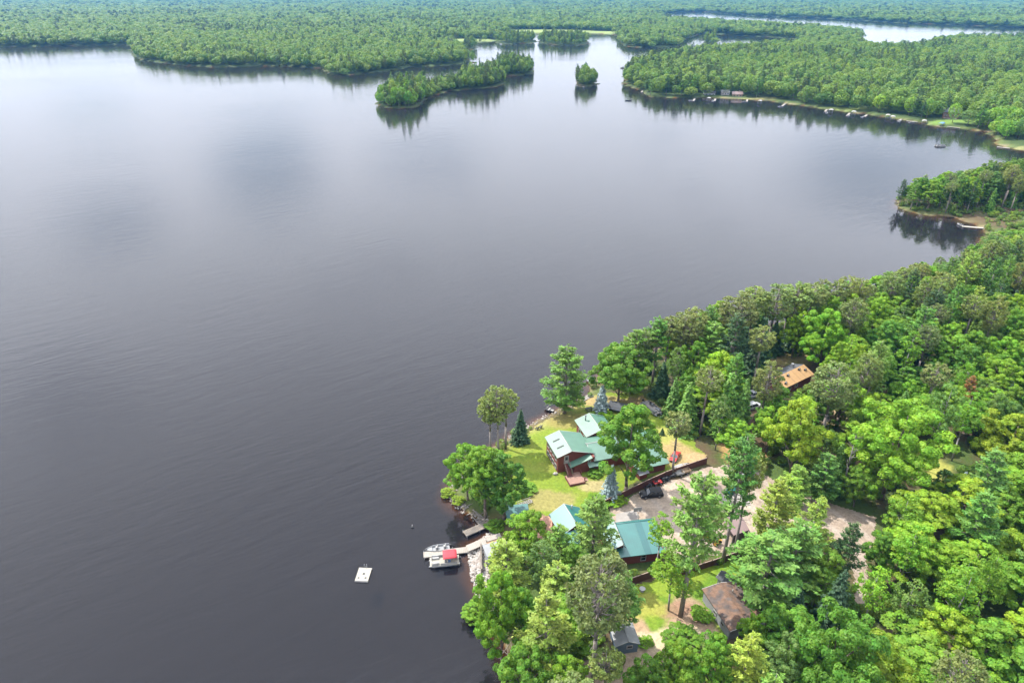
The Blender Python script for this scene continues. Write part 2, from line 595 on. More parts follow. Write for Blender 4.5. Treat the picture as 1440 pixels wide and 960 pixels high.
LAWN = [(696, 641), (712, 625), (742, 605), (768, 590), (800, 575), (830, 558), (850, 552), (900, 552), (935, 575), (965, 610),
        (995, 640), (982, 650), (940, 668), (900, 674), (870, 692), (842, 706), (815, 722), (772, 726), (748, 724), (722, 712), (704, 690), (705, 660)]
YARD = [(885, 826), (915, 815), (960, 808), (1050, 778), (1085, 800), (1082, 850), (1030, 890), (975, 912), (925, 915), (897, 915), (880, 880)]
DRIVE = [(858, 712), (905, 690), (940, 676), (985, 658), (1030, 652), (1075, 666), (1110, 686), (1150, 700), (1185, 712), (1235, 728), (1232, 752),
         (1222, 790), (1222, 850), (1202, 850), (1196, 790), (1168, 752), (1120, 756), (1075, 765), (1040, 772), (1000, 782), (965, 785), (935, 778),
         (930, 745), (890, 742), (850, 742)]
sheet('lawn', [LAWN], .03, lawn_col)
sheet('meadow', [YARD], .03, yard_col)
sheet('gravel_drive', [DRIVE], .05, drive_col)


def slab_struct(name, pxs, z, th, m):
    b = MB()
    c = [G(x, y, z) for x, y in pxs]
    b.slab(c, th)
    o = b.build(name, m); o['kind'] = 'structure'
    return o


M_CONC = mat('pale concrete', (.40, .37, .34), .85, .12, .8, col2=(.33, .30, .27))
slab_struct('concrete_pad', [(866, 722), (895, 716), (900, 735), (866, 741)], 2.42, .16, M_CONC)
slab_struct('concrete_apron', [(1012, 697), (1046, 689), (1056, 709), (1020, 719)], 2.42, .16, M_CONC)

# ------------------------------------------------------------------ water
def water_mat():
    m = bpy.data.materials.new('lake water')
    nt, N, L = nodes_of(m)
    N.remove(N['Principled BSDF'])
    out = N['Material Output']
    tc = N.new('ShaderNodeTexCoord')

    def waves(sc, rot, stretch, detail):
        mp = N.new('ShaderNodeMapping')
        mp.vector_type = 'TEXTURE'
        mp.inputs['Rotation'].default_value = (0, 0, R(rot))
        mp.inputs['Scale'].default_value = (1 / (sc * stretch), 1 / sc, 1)
        L.new(tc.outputs['Object'], mp.inputs[0])
        n = N.new('ShaderNodeTexNoise')
        n.inputs['Scale'].default_value = 1.0
        n.inputs['Detail'].default_value = detail
        n.inputs['Roughness'].default_value = .5
        n.inputs['Distortion'].default_value = .4
        L.new(mp.outputs[0], n.inputs['Vector'])
        return n.outputs['Fac']
    a = waves(.95, 24, .16, 3)      # wind ripples, crests long across the wind
    b = waves(.26, 38, .25, 2)       # longer swell
    pa = waves(.010, 12, .4, 4)     # wind patches: where the ripples are strong
    pm = N.new('ShaderNodeMapRange')
    pm.inputs[1].default_value = .35; pm.inputs[2].default_value = .65
    pm.inputs[3].default_value = .2; pm.inputs[4].default_value = 1.5
    L.new(pa, pm.inputs[0])
    ma = N.new('ShaderNodeMath'); ma.operation = 'MULTIPLY'
    L.new(a, ma.inputs[0]); L.new(pm.outputs[0], ma.inputs[1])
    ad = N.new('ShaderNodeMath'); ad.operation = 'MULTIPLY_ADD'
    ad.inputs[1].default_value = 2.2
    L.new(b, ad.inputs[0]); L.new(ma.outputs[0], ad.inputs[2])
    bp = N.new('ShaderNodeBump')
    bp.inputs['Strength'].default_value = 1.0
    bp.inputs['Distance'].default_value = .035
    L.new(ad.outputs[0], bp.inputs['Height'])
    fr = N.new('ShaderNodeFresnel'); fr.inputs['IOR'].default_value = 1.33
    L.new(bp.outputs[0], fr.inputs['Normal'])
    gl = N.new('ShaderNodeBsdfGlossy'); gl.inputs['Roughness'].default_value = .06
    gl.inputs['Color'].default_value = (1, 1, 1, 1)
    L.new(bp.outputs[0], gl.inputs['Normal'])
    tr = N.new('ShaderNodeBsdfTransparent'); tr.inputs['Color'].default_value = (.72, .62, .5, 1)
    df = N.new('ShaderNodeBsdfDiffuse'); df.inputs['Color'].default_value = (.0045, .0052, .0078, 1)   # light scattered back by the water itself
    m1 = N.new('ShaderNodeAddShader')
    L.new(tr.outputs[0], m1.inputs[0]); L.new(df.outputs[0], m1.inputs[1])
    mx = N.new('ShaderNodeMixShader')
    L.new(fr.outputs[0], mx.inputs[0]); L.new(m1.outputs[0], mx.inputs[1]); L.new(gl.outputs[0], mx.inputs[2])
    L.new(mx.outputs[0], out.inputs['Surface'])
    return m


wb = MB()
wx, wy = 16000, 24000
wb.add([(-wx, -300, 0), (wx, -300, 0), (wx, wy, 0), (-wx, wy, 0)], [(0, 1, 2, 3)])
wo = wb.build('lake_water', water_mat(), recalc=False)
wo['kind'] = 'structure'

# ------------------------------------------------------------------ sky, sun, air
EL = R(54)
SAZ = Vector((-.80, .60, 0)).normalized()
S = Vector((SAZ.x * math.cos(EL), SAZ.y * math.cos(EL), math.sin(EL)))
sd_ = bpy.data.lights.new('sun', 'SUN')
sd_.energy = 4.3
sd_.angle = R(.55)
sd_.color = (1.0, .95, .87)
so = bpy.data.objects.new('sun', sd_)
COL.objects.link(so)
so.rotation_euler = S.to_track_quat('Z', 'Y').to_euler()
so.location = (-200, 60, 300)

world = bpy.data.worlds.new('World')
scene.world = world
world.use_nodes = True
nt = world.node_tree
N, L = nt.nodes, nt.links
bg = N['Background']
bg.inputs['Strength'].default_value = .1
sky = N.new('ShaderNodeTexSky')
sky.sky_type = 'NISHITA'
sky.sun_disc = False
sky.sun_elevation = EL
sky.sun_rotation = math.atan2(S.x, S.y)
sky.dust_density = 1.0
tc = N.new('ShaderNodeTexCoord')
sep = N.new('ShaderNodeSeparateXYZ')
L.new(tc.outputs['Generated'], sep.inputs[0])


def wm(op, a, b=None):
    n = N.new('ShaderNodeMath'); n.operation = op
    for i, v in enumerate((a, b)):
        if v is None: continue
        if isinstance(v, (int, float)): n.inputs[i].default_value = v
        else: L.new(v, n.inputs[i])
    return n.outputs[0]


zz = wm('ADD', wm('MAXIMUM', sep.outputs[2], 0.0), .12)
cmb = N.new('ShaderNodeCombineXYZ')
L.new(wm('DIVIDE', sep.outputs[0], zz), cmb.inputs[0])
L.new(wm('DIVIDE', sep.outputs[1], zz), cmb.inputs[1])
cn = N.new('ShaderNodeTexNoise')
cn.inputs['Scale'].default_value = 1.15
cn.inputs['Detail'].default_value = 5
cn.inputs['Roughness'].default_value = .5
L.new(cmb.outputs[0], cn.inputs['Vector'])
cov = N.new('ShaderNodeMapRange')
cov.interpolation_type = 'SMOOTHSTEP'
cov.inputs[1].default_value = .20; cov.inputs[2].default_value = .46
L.new(cn.outputs['Fac'], cov.inputs[0])
# gaps in the cloud deck over the far shore, mirrored in the lake as grey-blue patches
fac = cov.outputs[0]
for (px, py, sx, sz, amt) in ((370, 235, .085, .075, .8), (165, 310, .07, .05, .6), (610, 215, .09, .035, .55), (1220, 240, .12, .07, .75), (130, 150, .05, .03, .5)):
    d = G(px, py) - Vector((0, 0, CAM_H)); d.normalize(); d.z = -d.z
    sb = N.new('ShaderNodeVectorMath'); sb.operation = 'SUBTRACT'
    L.new(tc.outputs['Generated'], sb.inputs[0]); sb.inputs[1].default_value = d
    dv = N.new('ShaderNodeVectorMath'); dv.operation = 'DIVIDE'
    L.new(sb.outputs[0], dv.inputs[0]); dv.inputs[1].default_value = (sx, 1.0, sz)
    ln = N.new('ShaderNodeVectorMath'); ln.operation = 'LENGTH'
    L.new(dv.outputs[0], ln.inputs[0])
    g = N.new('ShaderNodeMapRange'); g.interpolation_type = 'SMOOTHSTEP'
    g.inputs[1].default_value = .2; g.inputs[2].default_value = 1.3
    g.inputs[3].default_value = 1 - amt; g.inputs[4].default_value = 1.0
    L.new(wm('ADD', ln.outputs['Value'], wm('MULTIPLY', wm('SUBTRACT', cn.outputs['Fac'], .5), 1.2)), g.inputs[0])
    fac = wm('MULTIPLY', fac, g.outputs[0])
fac = wm('ADD', wm('MULTIPLY', fac, .90), .08)
# clouds: brightness set by elevation, raised overhead as added fill for the trees
cl = N.new('ShaderNodeValToRGB')
el = cl.color_ramp.elements
for pos, val in ((.12, .385), (.3, .52), (.45, .60), (.62, .52), (.78, .43), (.9, .85)):
    e_ = el.new(pos); e_.color = (val, val, val, 1)
el[0].color = (.365, .365, .365, 1); el[len(el) - 1].color = (1.3, 1.3, 1.3, 1)
L.new(sep.outputs[2], cl.inputs[0])
cl20 = wm('MULTIPLY', cl.outputs[0], 20.0)
cc = N.new('ShaderNodeVectorMath'); cc.operation = 'SCALE'
cc.inputs[0].default_value = (.94, .98, 1.085)
L.new(cl20, cc.inputs['Scale'])
hz = N.new('ShaderNodeMixRGB'); hz.inputs[0].default_value = .45; hz.inputs[2].default_value = (3.2, 3.3, 3.6, 1)
L.new(sky.outputs[0], hz.inputs[1])      # thin high cloud in the gaps
mixc = N.new('ShaderNodeMixRGB')
L.new(fac, mixc.inputs[0]); L.new(hz.outputs[0], mixc.inputs[1]); L.new(cc.outputs[0], mixc.inputs[2])
L.new(mixc.outputs[0], bg.inputs['Color'])

HAZE = .55e-4
hm_ = bpy.data.materials.new('lake air')
nt, N, L = nodes_of(hm_)
N.remove(N['Principled BSDF'])
pv = N.new('ShaderNodeVolumePrincipled')
pv.inputs['Density'].default_value = HAZE
pv.inputs['Color'].default_value = (.12, .40, .82, 1)
pv.inputs['Anisotropy'].default_value = .0
L.new(pv.outputs[0], N['Material Output'].inputs['Volume'])
hb = MB().b(-17000, 17000, -400, 40000, -7, 112)
ho = hb.build('haze', hm_)
ho['kind'] = 'stuff'

vs = scene.view_settings
scene.display_settings.display_device = 'sRGB'
vs.view_transform = 'Standard'
vs.look = 'None'
vs.exposure = 1.2
vs.gamma = 1.0
vs.use_curve_mapping = False
scene.cycles.max_bounces = 8
scene.cycles.diffuse_bounces = 4
scene.cycles.glossy_bounces = 3
scene.cycles.transparent_max_bounces = 8
scene.cycles.volume_bounces = 0
scene.cycles.sample_clamp_indirect = 8
# ------------------------------------------------------------------ trees
M_LEAF = leaf_mat('leaves', True, transl=.45)
M_NEEDLE = leaf_mat('needles', True, transl=.32, rough=.5)
M_BARK = mat('grey brown bark', (.16, .125, .10), .9, .3, 2.5, bump=.4)
M_PINEBARK = mat('grey pine bark', (.27, .235, .21), .9, .3, 2.0, bump=.4)
M_BIRCHBARK = mat('white birch bark', (.62, .60, .56), .75, .2, 3.0, col2=(.25, .23, .21), scale2=4)
M_DEADWOOD = mat('bleached dead wood', (.52, .48, .45), .85, .2, 3.0)


def sphere_pts(n, rng):
    v = rng.normal(size=(n, 3))
    return v / np.linalg.norm(v, axis=1, keepdims=True)


def leafquads(c, nrm, size, rng, asp=1.0, tint=None, along=None):
    """kite-shaped sprays: centre, normal, size -> vertices, faces, tint"""
    n = len(c)
    if along is None:
        along = sphere_pts(n, rng)
    t = along - nrm * np.sum(along * nrm, 1, keepdims=True)
    t /= np.linalg.norm(t, axis=1, keepdims=True) + 1e-9
    b = np.cross(nrm, t)
    s = size[:, None] if np.ndim(size) else size
    l = s * asp * .5; w = s * .5
    k = rng.uniform(-.25, .35, (n, 1))
    dro = nrm * s * rng.uniform(-.2, .12, (n, 1))
    V = np.stack([c - t * l, c + b * w * rng.uniform(.7, 1.1, (n, 1)) + t * l * k + dro, c + t * l + dro * .5,
                  c - b * w * rng.uniform(.7, 1.1, (n, 1)) + t * l * k + dro], 1).reshape(-1, 3)
    Fq = np.arange(n * 4).reshape(n, 4)
    T = np.repeat(tint, 4, axis=0) if tint is not None else np.repeat(np.stack([rng.uniform(0, 1, n), rng.uniform(0, 1, n), np.zeros(n)], 1), 4, axis=0)
    return V, Fq, T


def unit(v):
    return v / (np.linalg.norm(v, axis=1, keepdims=True) + 1e-9)


def broadleaf(seed, H=18.0, Rr=5.2, lobes=9, blobs=17, leaves=112, ls=.31, base=.22, lean=.0, airy=0.0):
    """lobed crown: big limbs carry lobes, lobes carry leaf clusters, clusters carry leaf sprays"""
    rng = np.random.default_rng(seed)
    h0, h1 = H * base, H
    zc = h0 + (h1 - h0) * .52; zr = (h1 - h0) * .5
    cs = []
    for i in range(lobes):
        a = i * 2.399 + rng.uniform(-.4, .4)
        u = (i + .5) / lobes
        hz = -0.75 + 1.6 * u + rng.uniform(-.1, .1)
        rr = math.sqrt(max(0.05, 1 - min(1, abs(hz)) ** 2.0)) * .62 * rng.uniform(.8, 1.15)
        cs.append((Rr * rr * math.cos(a), Rr * rr * math.sin(a), zc + zr * .66 * hz, rng.uniform(.40, .54) * Rr * (1.05 if hz < .5 else .9)))
    cs.append((0, 0, h1 - .42 * Rr, .44 * Rr)); cs.append((0, 0, zc, .6 * Rr))
    Vs, Fs, Ts, off = [], [], [], 0
    allb = []
    for (x, y, z, r) in cs:
        d = sphere_pts(int(blobs * rng.uniform(.8, 1.25)), rng)
        d[:, 2] = d[:, 2] * .8 + .18
        out = np.array([x, y, (z - zc) * .7]); out = out / (np.linalg.norm(out) + 1e-6)
        d = unit(d + out * .35)
        rb = rng.uniform(.68, 1.08, (len(d), 1)) * r
        allb.append(np.hstack([np.array([[x, y, z]]) + d * rb * np.array([1, 1, .85]), rng.uniform(.2, .34, (len(d), 1)) * (r ** .5) * 1.55, d]))
    B = np.vstack(allb)
    B[:, 2] = np.minimum(B[:, 2], H - B[:, 3] * .5)
    for bx in B:
        n = int(leaves * (bx[3] / .75) ** 1.5 * (1 - airy * rng.uniform(0, 1)))
        if n < 4: continue
        d = sphere_pts(n, rng)
        up = unit(bx[4:7][None] * .8 + np.array([[0, 0, .6]]))
        d = unit(d + up * .55)
        p = bx[:3] + d * bx[3] * np.array([1.1, 1.1, .78]) * rng.uniform(.72, 1.08, (n, 1))
        nr = unit(d + rng.normal(size=(n, 3)) * .38 + np.array([[0, 0, .25]]))
        bt = rng.uniform(.15, .85); bh = rng.uniform(.2, .8)
        tint = np.stack([np.clip(bt + rng.normal(size=n) * .16, 0, 1), np.clip(bh + rng.normal(size=n) * .2, 0, 1), np.zeros(n)], 1)
        V, Fq, T = leafquads(p, nr, rng.uniform(.7, 1.3, n) * ls, rng, 1.25, tint)
        Vs.append(V); Fs.append(Fq + off); Ts.append(T); off += len(V)
    tr = MB()
    tr.tube([(0, 0, -.5), (.1, 0, h0 * .6), (.1, .1, h0 * 1.3), (0, 0, zc), (0, 0, h1 * .86)], [H * .022, H * .017, H * .014, H * .010, H * .004], 7)
    for (x, y, z, r) in cs[:-1]:
        zb = max(h0 * .75, z - math.hypot(x, y) * 1.0 - 1.5)
        tr.tube([(0, 0, zb), (x * .5, y * .5, (zb + z) / 2 - .1), (x, y, z)], [H * .008, H * .006, H * .0025], 5)
    return np.vstack(Vs), np.vstack(Fs), np.vstack(Ts), tr


def whitepine(seed, H=24.0, Rr=4.2, base=.22, dens=1.0, ls=.5, gap=1.15, asc=.15, irr=.35):
    """whorls of level limbs, each carrying flat plumes of needle tufts turned up at the ends"""
    rng = np.random.default_rng(seed)
    tr = MB()
    lx, ly = rng.uniform(-.5, .5, 2)
    tr.tube([(0, 0, -.5), (lx * .3, ly * .3, H * .4), (lx * .7, ly * .7, H * .75), (lx, ly, H * .99)], [H * .0165, H * .012, H * .007, .05], 7)
    C_, N_, A_, S_, T_ = [], [], [], [], []
    z = H * base
    while z < H - .6:
        u = (z - H * base) / (H * (1 - base))
        prof = (min(1, .55 + u * 1.9) if u < .24 else (1 - ((u - .24) / .76)) ** .72) * Rr + .35
        nb = int(rng.integers(4, 6))
        a0 = rng.uniform(0, 6.28)
        for k in range(nb):
            if rng.uniform() < .12: continue
            a = a0 + k * 6.283 / nb + rng.uniform(-.3, .3)
            Ln = prof * rng.uniform(1 - irr, 1 + irr * .55)
            slope = asc + u * .75 + rng.uniform(-.1, .12)
            dx, dy = math.cos(a), math.sin(a)
            ox, oy = lx * z / H, ly * z / H
            tip = (ox + dx * Ln, oy + dy * Ln, z + Ln * slope)
            mid = (ox + dx * Ln * .5, oy + dy * Ln * .5, z + Ln * slope * .32)
            tr.tube([(ox, oy, z), mid, tip], [.02 + H * .0022, .035, .012], 4)
            m = max(4, int(Ln * 7.5 * dens))
            s = rng.uniform(.28, 1.04, m) ** .8
            lat = rng.normal(size=m) * .30 * Ln * (1.15 - s * .55) * .62
            zq = z + Ln * (slope * (.32 * np.minimum(s, .5) / .5 + .68 * np.maximum(s - .5, 0) / .5)) - .1 * np.abs(lat)
            c = np.stack([ox + dx * Ln * s - dy * lat, oy + dy * Ln * s + dx * lat, zq + rng.uniform(-.12, .18, m)], 1)
            bt, bh = rng.uniform(.2, .8), rng.uniform(.2, .8)
            q = 5
            cc = np.repeat(c, q, 0) + rng.normal(size=(m * q, 3)) * np.array([.2, .2, .09])
            od = np.array([[dx, dy, .55]]) + rng.normal(size=(m * q, 3)) * .55
            C_.append(cc); A_.append(unit(od))
            N_.append(unit(rng.normal(size=(m * q, 3)) * .45 + np.array([[dx * .15, dy * .15, 1.0]])))
            S_.append(rng.uniform(.6, 1.25, m * q) * ls)
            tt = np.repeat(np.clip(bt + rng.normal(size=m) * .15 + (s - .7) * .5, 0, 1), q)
            T_.append(np.stack([tt, np.clip(np.repeat(bh + rng.normal(size=m) * .15, q), 0, 1), tt * 0], 1))
        z += gap * rng.uniform(.75, 1.25)
    c = np.vstack(C_)
    V, Fq, T = leafquads(c, np.vstack(N_), np.concatenate(S_) * .62, rng, 2.1, np.vstack(T_), np.vstack(A_))
    return V, Fq, T, tr


def redpine(seed, H=23.0, Rr=3.6, base=.52, n=150, ls=.42, tuft=26):
    """bare trunk under a rounded, open crown of pom-pom tufts, grey limbs showing through"""
    rng = np.random.default_rng(seed)
    tr = MB()
    lx, ly = rng.uniform(-.6, .6, 2)
    tr.tube([(0, 0, -.5), (lx * .3, ly * .3, H * .4), (lx * .7, ly * .7, H * .75), (lx, ly, H * .96)], [H * .0145, H * .0115, H * .008, .07], 7)
    zc, zr = H * (1 + base) / 2, H * (1 - base) / 2
    C_, N_, S_, T_, A_ = [], [], [], [], []
    for i in range(n):
        d = sphere_pts(1, rng)[0]
        d[2] = d[2] * .85 + .12
        r = rng.uniform(.5, 1.0) ** .5
        p = np.array([lx * .8 + d[0] * Rr * r, ly * .8 + d[1] * Rr * r, zc + d[2] * zr * r])
        h = math.hypot(p[0] - lx * .8, p[1] - ly * .8)
        zb = max(H * base * .93, p[2] - h * .55 - .4)
        if i % 2 == 0:
            tr.tube([(lx * zb / H, ly * zb / H, zb), ((p[0] + lx * .6) * .55, (p[1] + ly * .6) * .55, (zb + p[2]) / 2 - .15), tuple(p)], [.075, .05, .02], 4)
        m = int(tuft * rng.uniform(.6, 1.3))
        dd = unit(sphere_pts(m, rng) + np.array([[d[0] * .35, d[1] * .35, .45]]))
        rb = rng.uniform(.38, .68)
        C_.append(p + dd * rb * rng.uniform(.5, 1.05, (m, 1)) * np.array([1, 1, .8]))
        N_.append(unit(np.cross(dd, sphere_pts(m, rng)) + dd * .6 + np.array([[0, 0, .3]])))
        A_.append(dd + rng.normal(size=(m, 3)) * .4)
        S_.append(rng.uniform(.6, 1.2, m) * ls)
        bt, bh = rng.uniform(.1, .9), rng.uniform(.1, .9)
        T_.append(np.stack([np.clip(bt + rng.normal(size=m) * .15, 0, 1), np.clip(bh + rng.normal(size=m) * .15, 0, 1), np.zeros(m)], 1))
    for i in range(14):      # dead lower limbs
        z = H * rng.uniform(base * .55, base * 1.1); a = rng.uniform(0, 6.28); l = rng.uniform(.8, 2.2)
        tr.cyl((lx * z / H, ly * z / H, z), (math.cos(a) * l, math.sin(a) * l, z + rng.uniform(-.2, .5)), .045, .015, 4)
    V, Fq, T = leafquads(np.vstack(C_), np.vstack(N_), np.concatenate(S_) * .8, rng, 1.7, np.vstack(T_), np.vstack(A_))
    return V, Fq, T, tr


def spruce(seed, H=12.0, Rr=2.6, ls=.36, dens=1.0, pw=.9):
    """dense cone of drooping limbs down to the ground"""
    rng = np.random.default_rng(seed)
    tr = MB().tube([(0, 0, -.4), (0, 0, H * .5), (0, 0, H * .985)], [H * .016, H * .01, .03], 6)
    C_, N_, S_, T_, A_ = [], [], [], [], []
    z = H * .05
    while z < H * .97:
        u = z / H
        Ln0 = Rr * (1 - u) ** pw + .12
        nb = int(6 + 6 * (1 - u))
        a0 = rng.uniform(0, 6.28)
        for k in range(nb):
            a = a0 + k * 6.283 / nb + rng.uniform(-.25, .25)
            Ln = Ln0 * rng.uniform(.6, 1.22)
            dx, dy = math.cos(a), math.sin(a)
            m = max(3, int(Ln * 11 * dens))
            s = rng.uniform(.2, 1.0, m)
            lat = rng.normal(size=m) * .17 * Ln * (1.2 - s)
            c = np.stack([dx * Ln * s - dy * lat, dy * Ln * s + dx * lat, z - .30 * Ln * s + .16 * Ln * s * s + rng.uniform(-.1, .1, m)], 1)
            bt, bh = rng.uniform(.1, .9), rng.uniform(.2, .8)
            q = 3
            cc = np.repeat(c, q, 0) + rng.normal(size=(m * q, 3)) * .09
            C_.append(cc)
            A_.append(unit(np.array([[dx, dy, -.1]]) + rng.normal(size=(m * q, 3)) * .5))
            N_.append(unit(np.array([[dx * .6, dy * .6, .9]]) + rng.normal(size=(m * q, 3)) * .4))
            S_.append(rng.uniform(.6, 1.25, m * q) * ls * (.7 + .3 * (1 - u)))
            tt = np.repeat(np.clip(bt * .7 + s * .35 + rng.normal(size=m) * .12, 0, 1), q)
            T_.append(np.stack([tt, np.clip(np.repeat(bh + rng.normal(size=m) * .1, q), 0, 1), tt * 0], 1))
        z += H * .028 * rng.uniform(.8, 1.2) + .08
    V, Fq, T = leafquads(np.vstack(C_), np.vstack(N_), np.concatenate(S_), rng, 1.5, np.vstack(T_), np.vstack(A_))
    return V, Fq, T, tr


def birch(seed, H=17.0, Rr=2.8):
    rng = np.random.default_rng(seed)
    V, Fq, T, _ = broadleaf(seed, H, Rr, lobes=11, blobs=12, leaves=46, ls=.30, base=.3, airy=.6)
    tr = MB()
    x1, y1 = rng.uniform(-.5, .5, 2)
    tr.tube([(0, 0, -.4), (x1 * .5, y1 * .5, H * .35), (x1, y1, H * .7), (x1 * .8, y1, H * .95)], [.17, .14, .09, .03], 7)
    for i in range(16):
        z = H * rng.uniform(.3, .85); a = rng.uniform(0, 6.28); l = Rr * rng.uniform(.5, .9) * (1.1 - z / H)
        tr.tube([(x1 * z / H, y1 * z / H, z), (math.cos(a) * l, math.sin(a) * l, z + l * 1.1)], [.06, .015], 4)
    return V, Fq, T, tr


def deadtree(seed, H=14.0):
    rng = np.random.default_rng(seed)
    tr = MB()
    tr.tube([(0, 0, -.4), (.2, 0, H * .4), (.1, .3, H * .75), (.3, .2, H)], [.2, .16, .1, .03], 6)
    for i in range(22):
        z = H * rng.uniform(.35, .95); a = rng.uniform(0, 6.28); l = rng.uniform(1.0, 2.8) * (1.25 - z / H)
        e = (math.cos(a) * l, math.sin(a) * l, z + l * rng.uniform(.4, 1.3))
        tr.tube([(.15, .1, z), e], [.075, .02], 4)
        for j in range(4):
            t = rng.uniform(.35, 1); p = (.15 + (e[0] - .15) * t, .1 + (e[1] - .1) * t, z + (e[2] - z) * t)
            tr.cyl(p, (p[0] + rng.uniform(-.8, .8), p[1] + rng.uniform(-.8, .8), p[2] + rng.uniform(.1, .9)), .03, .008, 3)
    return tr



def dome(seed, H, Rr, n=620, ls=1.0):
    """whole crown as lumpy leaf sprays on a rounded, billowing outline"""
    rng = np.random.default_rng(seed)
    d = sphere_pts(n, rng)
    d[:, 2] = d[:, 2] * .95 + .2
    d = unit(d)
    lum = sphere_pts(16, rng); lum[:, 2] = np.abs(lum[:, 2]) * .9 + .05; lum = unit(lum)
    dt = d @ lum.T
    k = np.argmax(dt, 1); near_ = dt[np.arange(n), k]
    rr = .80 + .24 * np.clip((near_ - .72) / .28, 0, 1) + rng.normal(size=n) * .035
    zc, zr = H * .56, H * .44
    p = np.stack([d[:, 0] * Rr * rr, d[:, 1] * Rr * rr, zc + d[:, 2] * zr * rr], 1)
    nr = unit(d * .55 + (d - lum[k]) * 1.5 + rng.normal(size=(n, 3)) * .22 + np.array([[0, 0, .15]]))
    bt = rng.uniform(.2, .85, 16)[k]; bh = rng.uniform(.2, .8, 16)[k]
    tint = np.stack([np.clip(bt + rng.normal(size=n) * .15, 0, 1), np.clip(bh + rng.normal(size=n) * .15, 0, 1), np.zeros(n)], 1)
    V, Fq, T = leafquads(p, nr, rng.uniform(.7, 1.3, n) * ls, rng, 1.2, tint)
    tr = MB().tube([(0, 0, -.5), (0, 0, H * .5), (.2, .1, H * .8)], [.3, .2, .08], 5)
    return V, Fq, T, tr


LIB = {}


def lib(kind, i, res, m_leaf, m_bark, H, Rr):
    V, Fq, T, tr = res
    cm = np_mesh('crown', V, Fq, m_leaf, T)
    o = tr.build('trunk', m_bark, recalc=False)
    tm = o.data
    bpy.data.objects.remove(o)
    LIB.setdefault(kind, []).append((cm, tm, H, Rr))


for i in range(6):
    sh_ = [(18, 5.2, 9), (19, 4.6, 8), (16, 5.6, 10), (20, 5.0, 9), (15, 4.6, 8), (18, 5.8, 11)][i]
    lib('broadleaf', i, broadleaf(100 + i, sh_[0], sh_[1], sh_[2], base=[.1, .14, .08, .22, .06, .12][i]), M_LEAF, M_BARK, sh_[0], sh_[1])
for i in range(5):
    lib('white_pine', i, whitepine(200 + i, 24, [4.2, 3.6, 4.6, 3.9, 4.4][i], [.2, .3, .14, .42, .24][i], irr=[.35, .3, .45, .4, .35][i]), M_NEEDLE, M_PINEBARK, 24, [4.2, 3.6, 4.6, 3.9, 4.4][i])
for i in range(4):
    lib('red_pine', i, redpine(300 + i, 23, [3.4, 3.0, 3.8, 3.3][i], [.5, .58, .42, .62][i], [170, 130, 200, 120][i]), M_NEEDLE, M_PINEBARK, 23, [3.4, 3.0, 3.8, 3.3][i])
for i in range(3):
    lib('spruce', i, spruce(400 + i, 12, [2.6, 2.2, 3.0][i], pw=[.9, .8, 1.0][i]), M_NEEDLE, M_BARK, 12, [2.6, 2.2, 3.0][i])
for i in range(3):
    lib('birch', i, birch(500 + i, 17, [2.8, 2.4, 3.1][i]), M_LEAF, M_BIRCHBARK, 17, [2.8, 2.4, 3.1][i])
for i in range(2):
    o = deadtree(600 + i).build('trunk', M_DEADWOOD, recalc=False)
    LIB.setdefault('dead', []).append((None, o.data, 14.0, 2.2))
    bpy.data.objects.remove(o)
# coarser crowns for trees half a kilometre away and more
for i in range(5):
    H_, R_ = [(18, 5.2), (19, 4.8), (16, 5.6), (20, 5.0), (17, 5.4)][i]
    lib('broadleaf_far', i, dome(700 + i, H_, R_), M_LEAF, M_BARK, H_, R_)
for i in range(3):
    lib('pine_far', i, whitepine(720 + i, 22, [3.6, 3.2, 4.0][i], .16, dens=.42, ls=1.15, gap=1.5), M_NEEDLE, M_PINEBARK, 22, [3.6, 3.2, 4.0][i])

PAL = {
    'rust': (.22, .105, .035),
    'lime': (0.185, 0.305, 0.020),
    'bright': (0.155, 0.295, 0.023),
    'mid': (0.126, 0.250, 0.022),
    'deep': (0.085, 0.194, 0.023),
    'sage': (0.106, 0.192, 0.042),
    'yellow': (0.189, 0.279, 0.020),
    'pine': (0.099, 0.203, 0.032),
    'pale_pine': (0.132, 0.244, 0.044),
    'gold_pine': (0.201, 0.295, 0.041),
    'dark_pine': (0.048, 0.101, 0.030),
    'olive': (0.148, 0.198, 0.052),
    'ash_olive': (.140, .182, .055),
    'blue': (0.253, 0.333, 0.323),
    'dark_spruce': (0.044, 0.092, 0.038),
}
CAT = {'broadleaf': ('broadleaf_tree', 'broadleaf tree'), 'white_pine': ('pine_tree', 'pine tree'), 'red_pine': ('pine_tree', 'pine tree'),
       'spruce': ('spruce_tree', 'spruce tree'), 'birch': ('birch_tree', 'birch tree'), 'dead': ('dead_tree', 'dead tree'),
       'broadleaf_far': ('broadleaf_tree', 'broadleaf tree'), 'pine_far': ('pine_tree', 'pine tree')}
COLWORD = {'rust': 'rust brown', 'lime': 'bright lime green', 'bright': 'light green', 'mid': 'mid green', 'deep': 'deep green', 'sage': 'greyish green', 'yellow': 'yellow green',
           'pine': 'green', 'pale_pine': 'pale green', 'gold_pine': 'golden green', 'dark_pine': 'dark green', 'olive': 'olive green',
           'ash_olive': 'grey olive', 'blue': 'silvery blue', 'dark_spruce': 'dark green'}
TREES = []      # (root, kind, colour, base, H, R)
trng = random.Random(11)


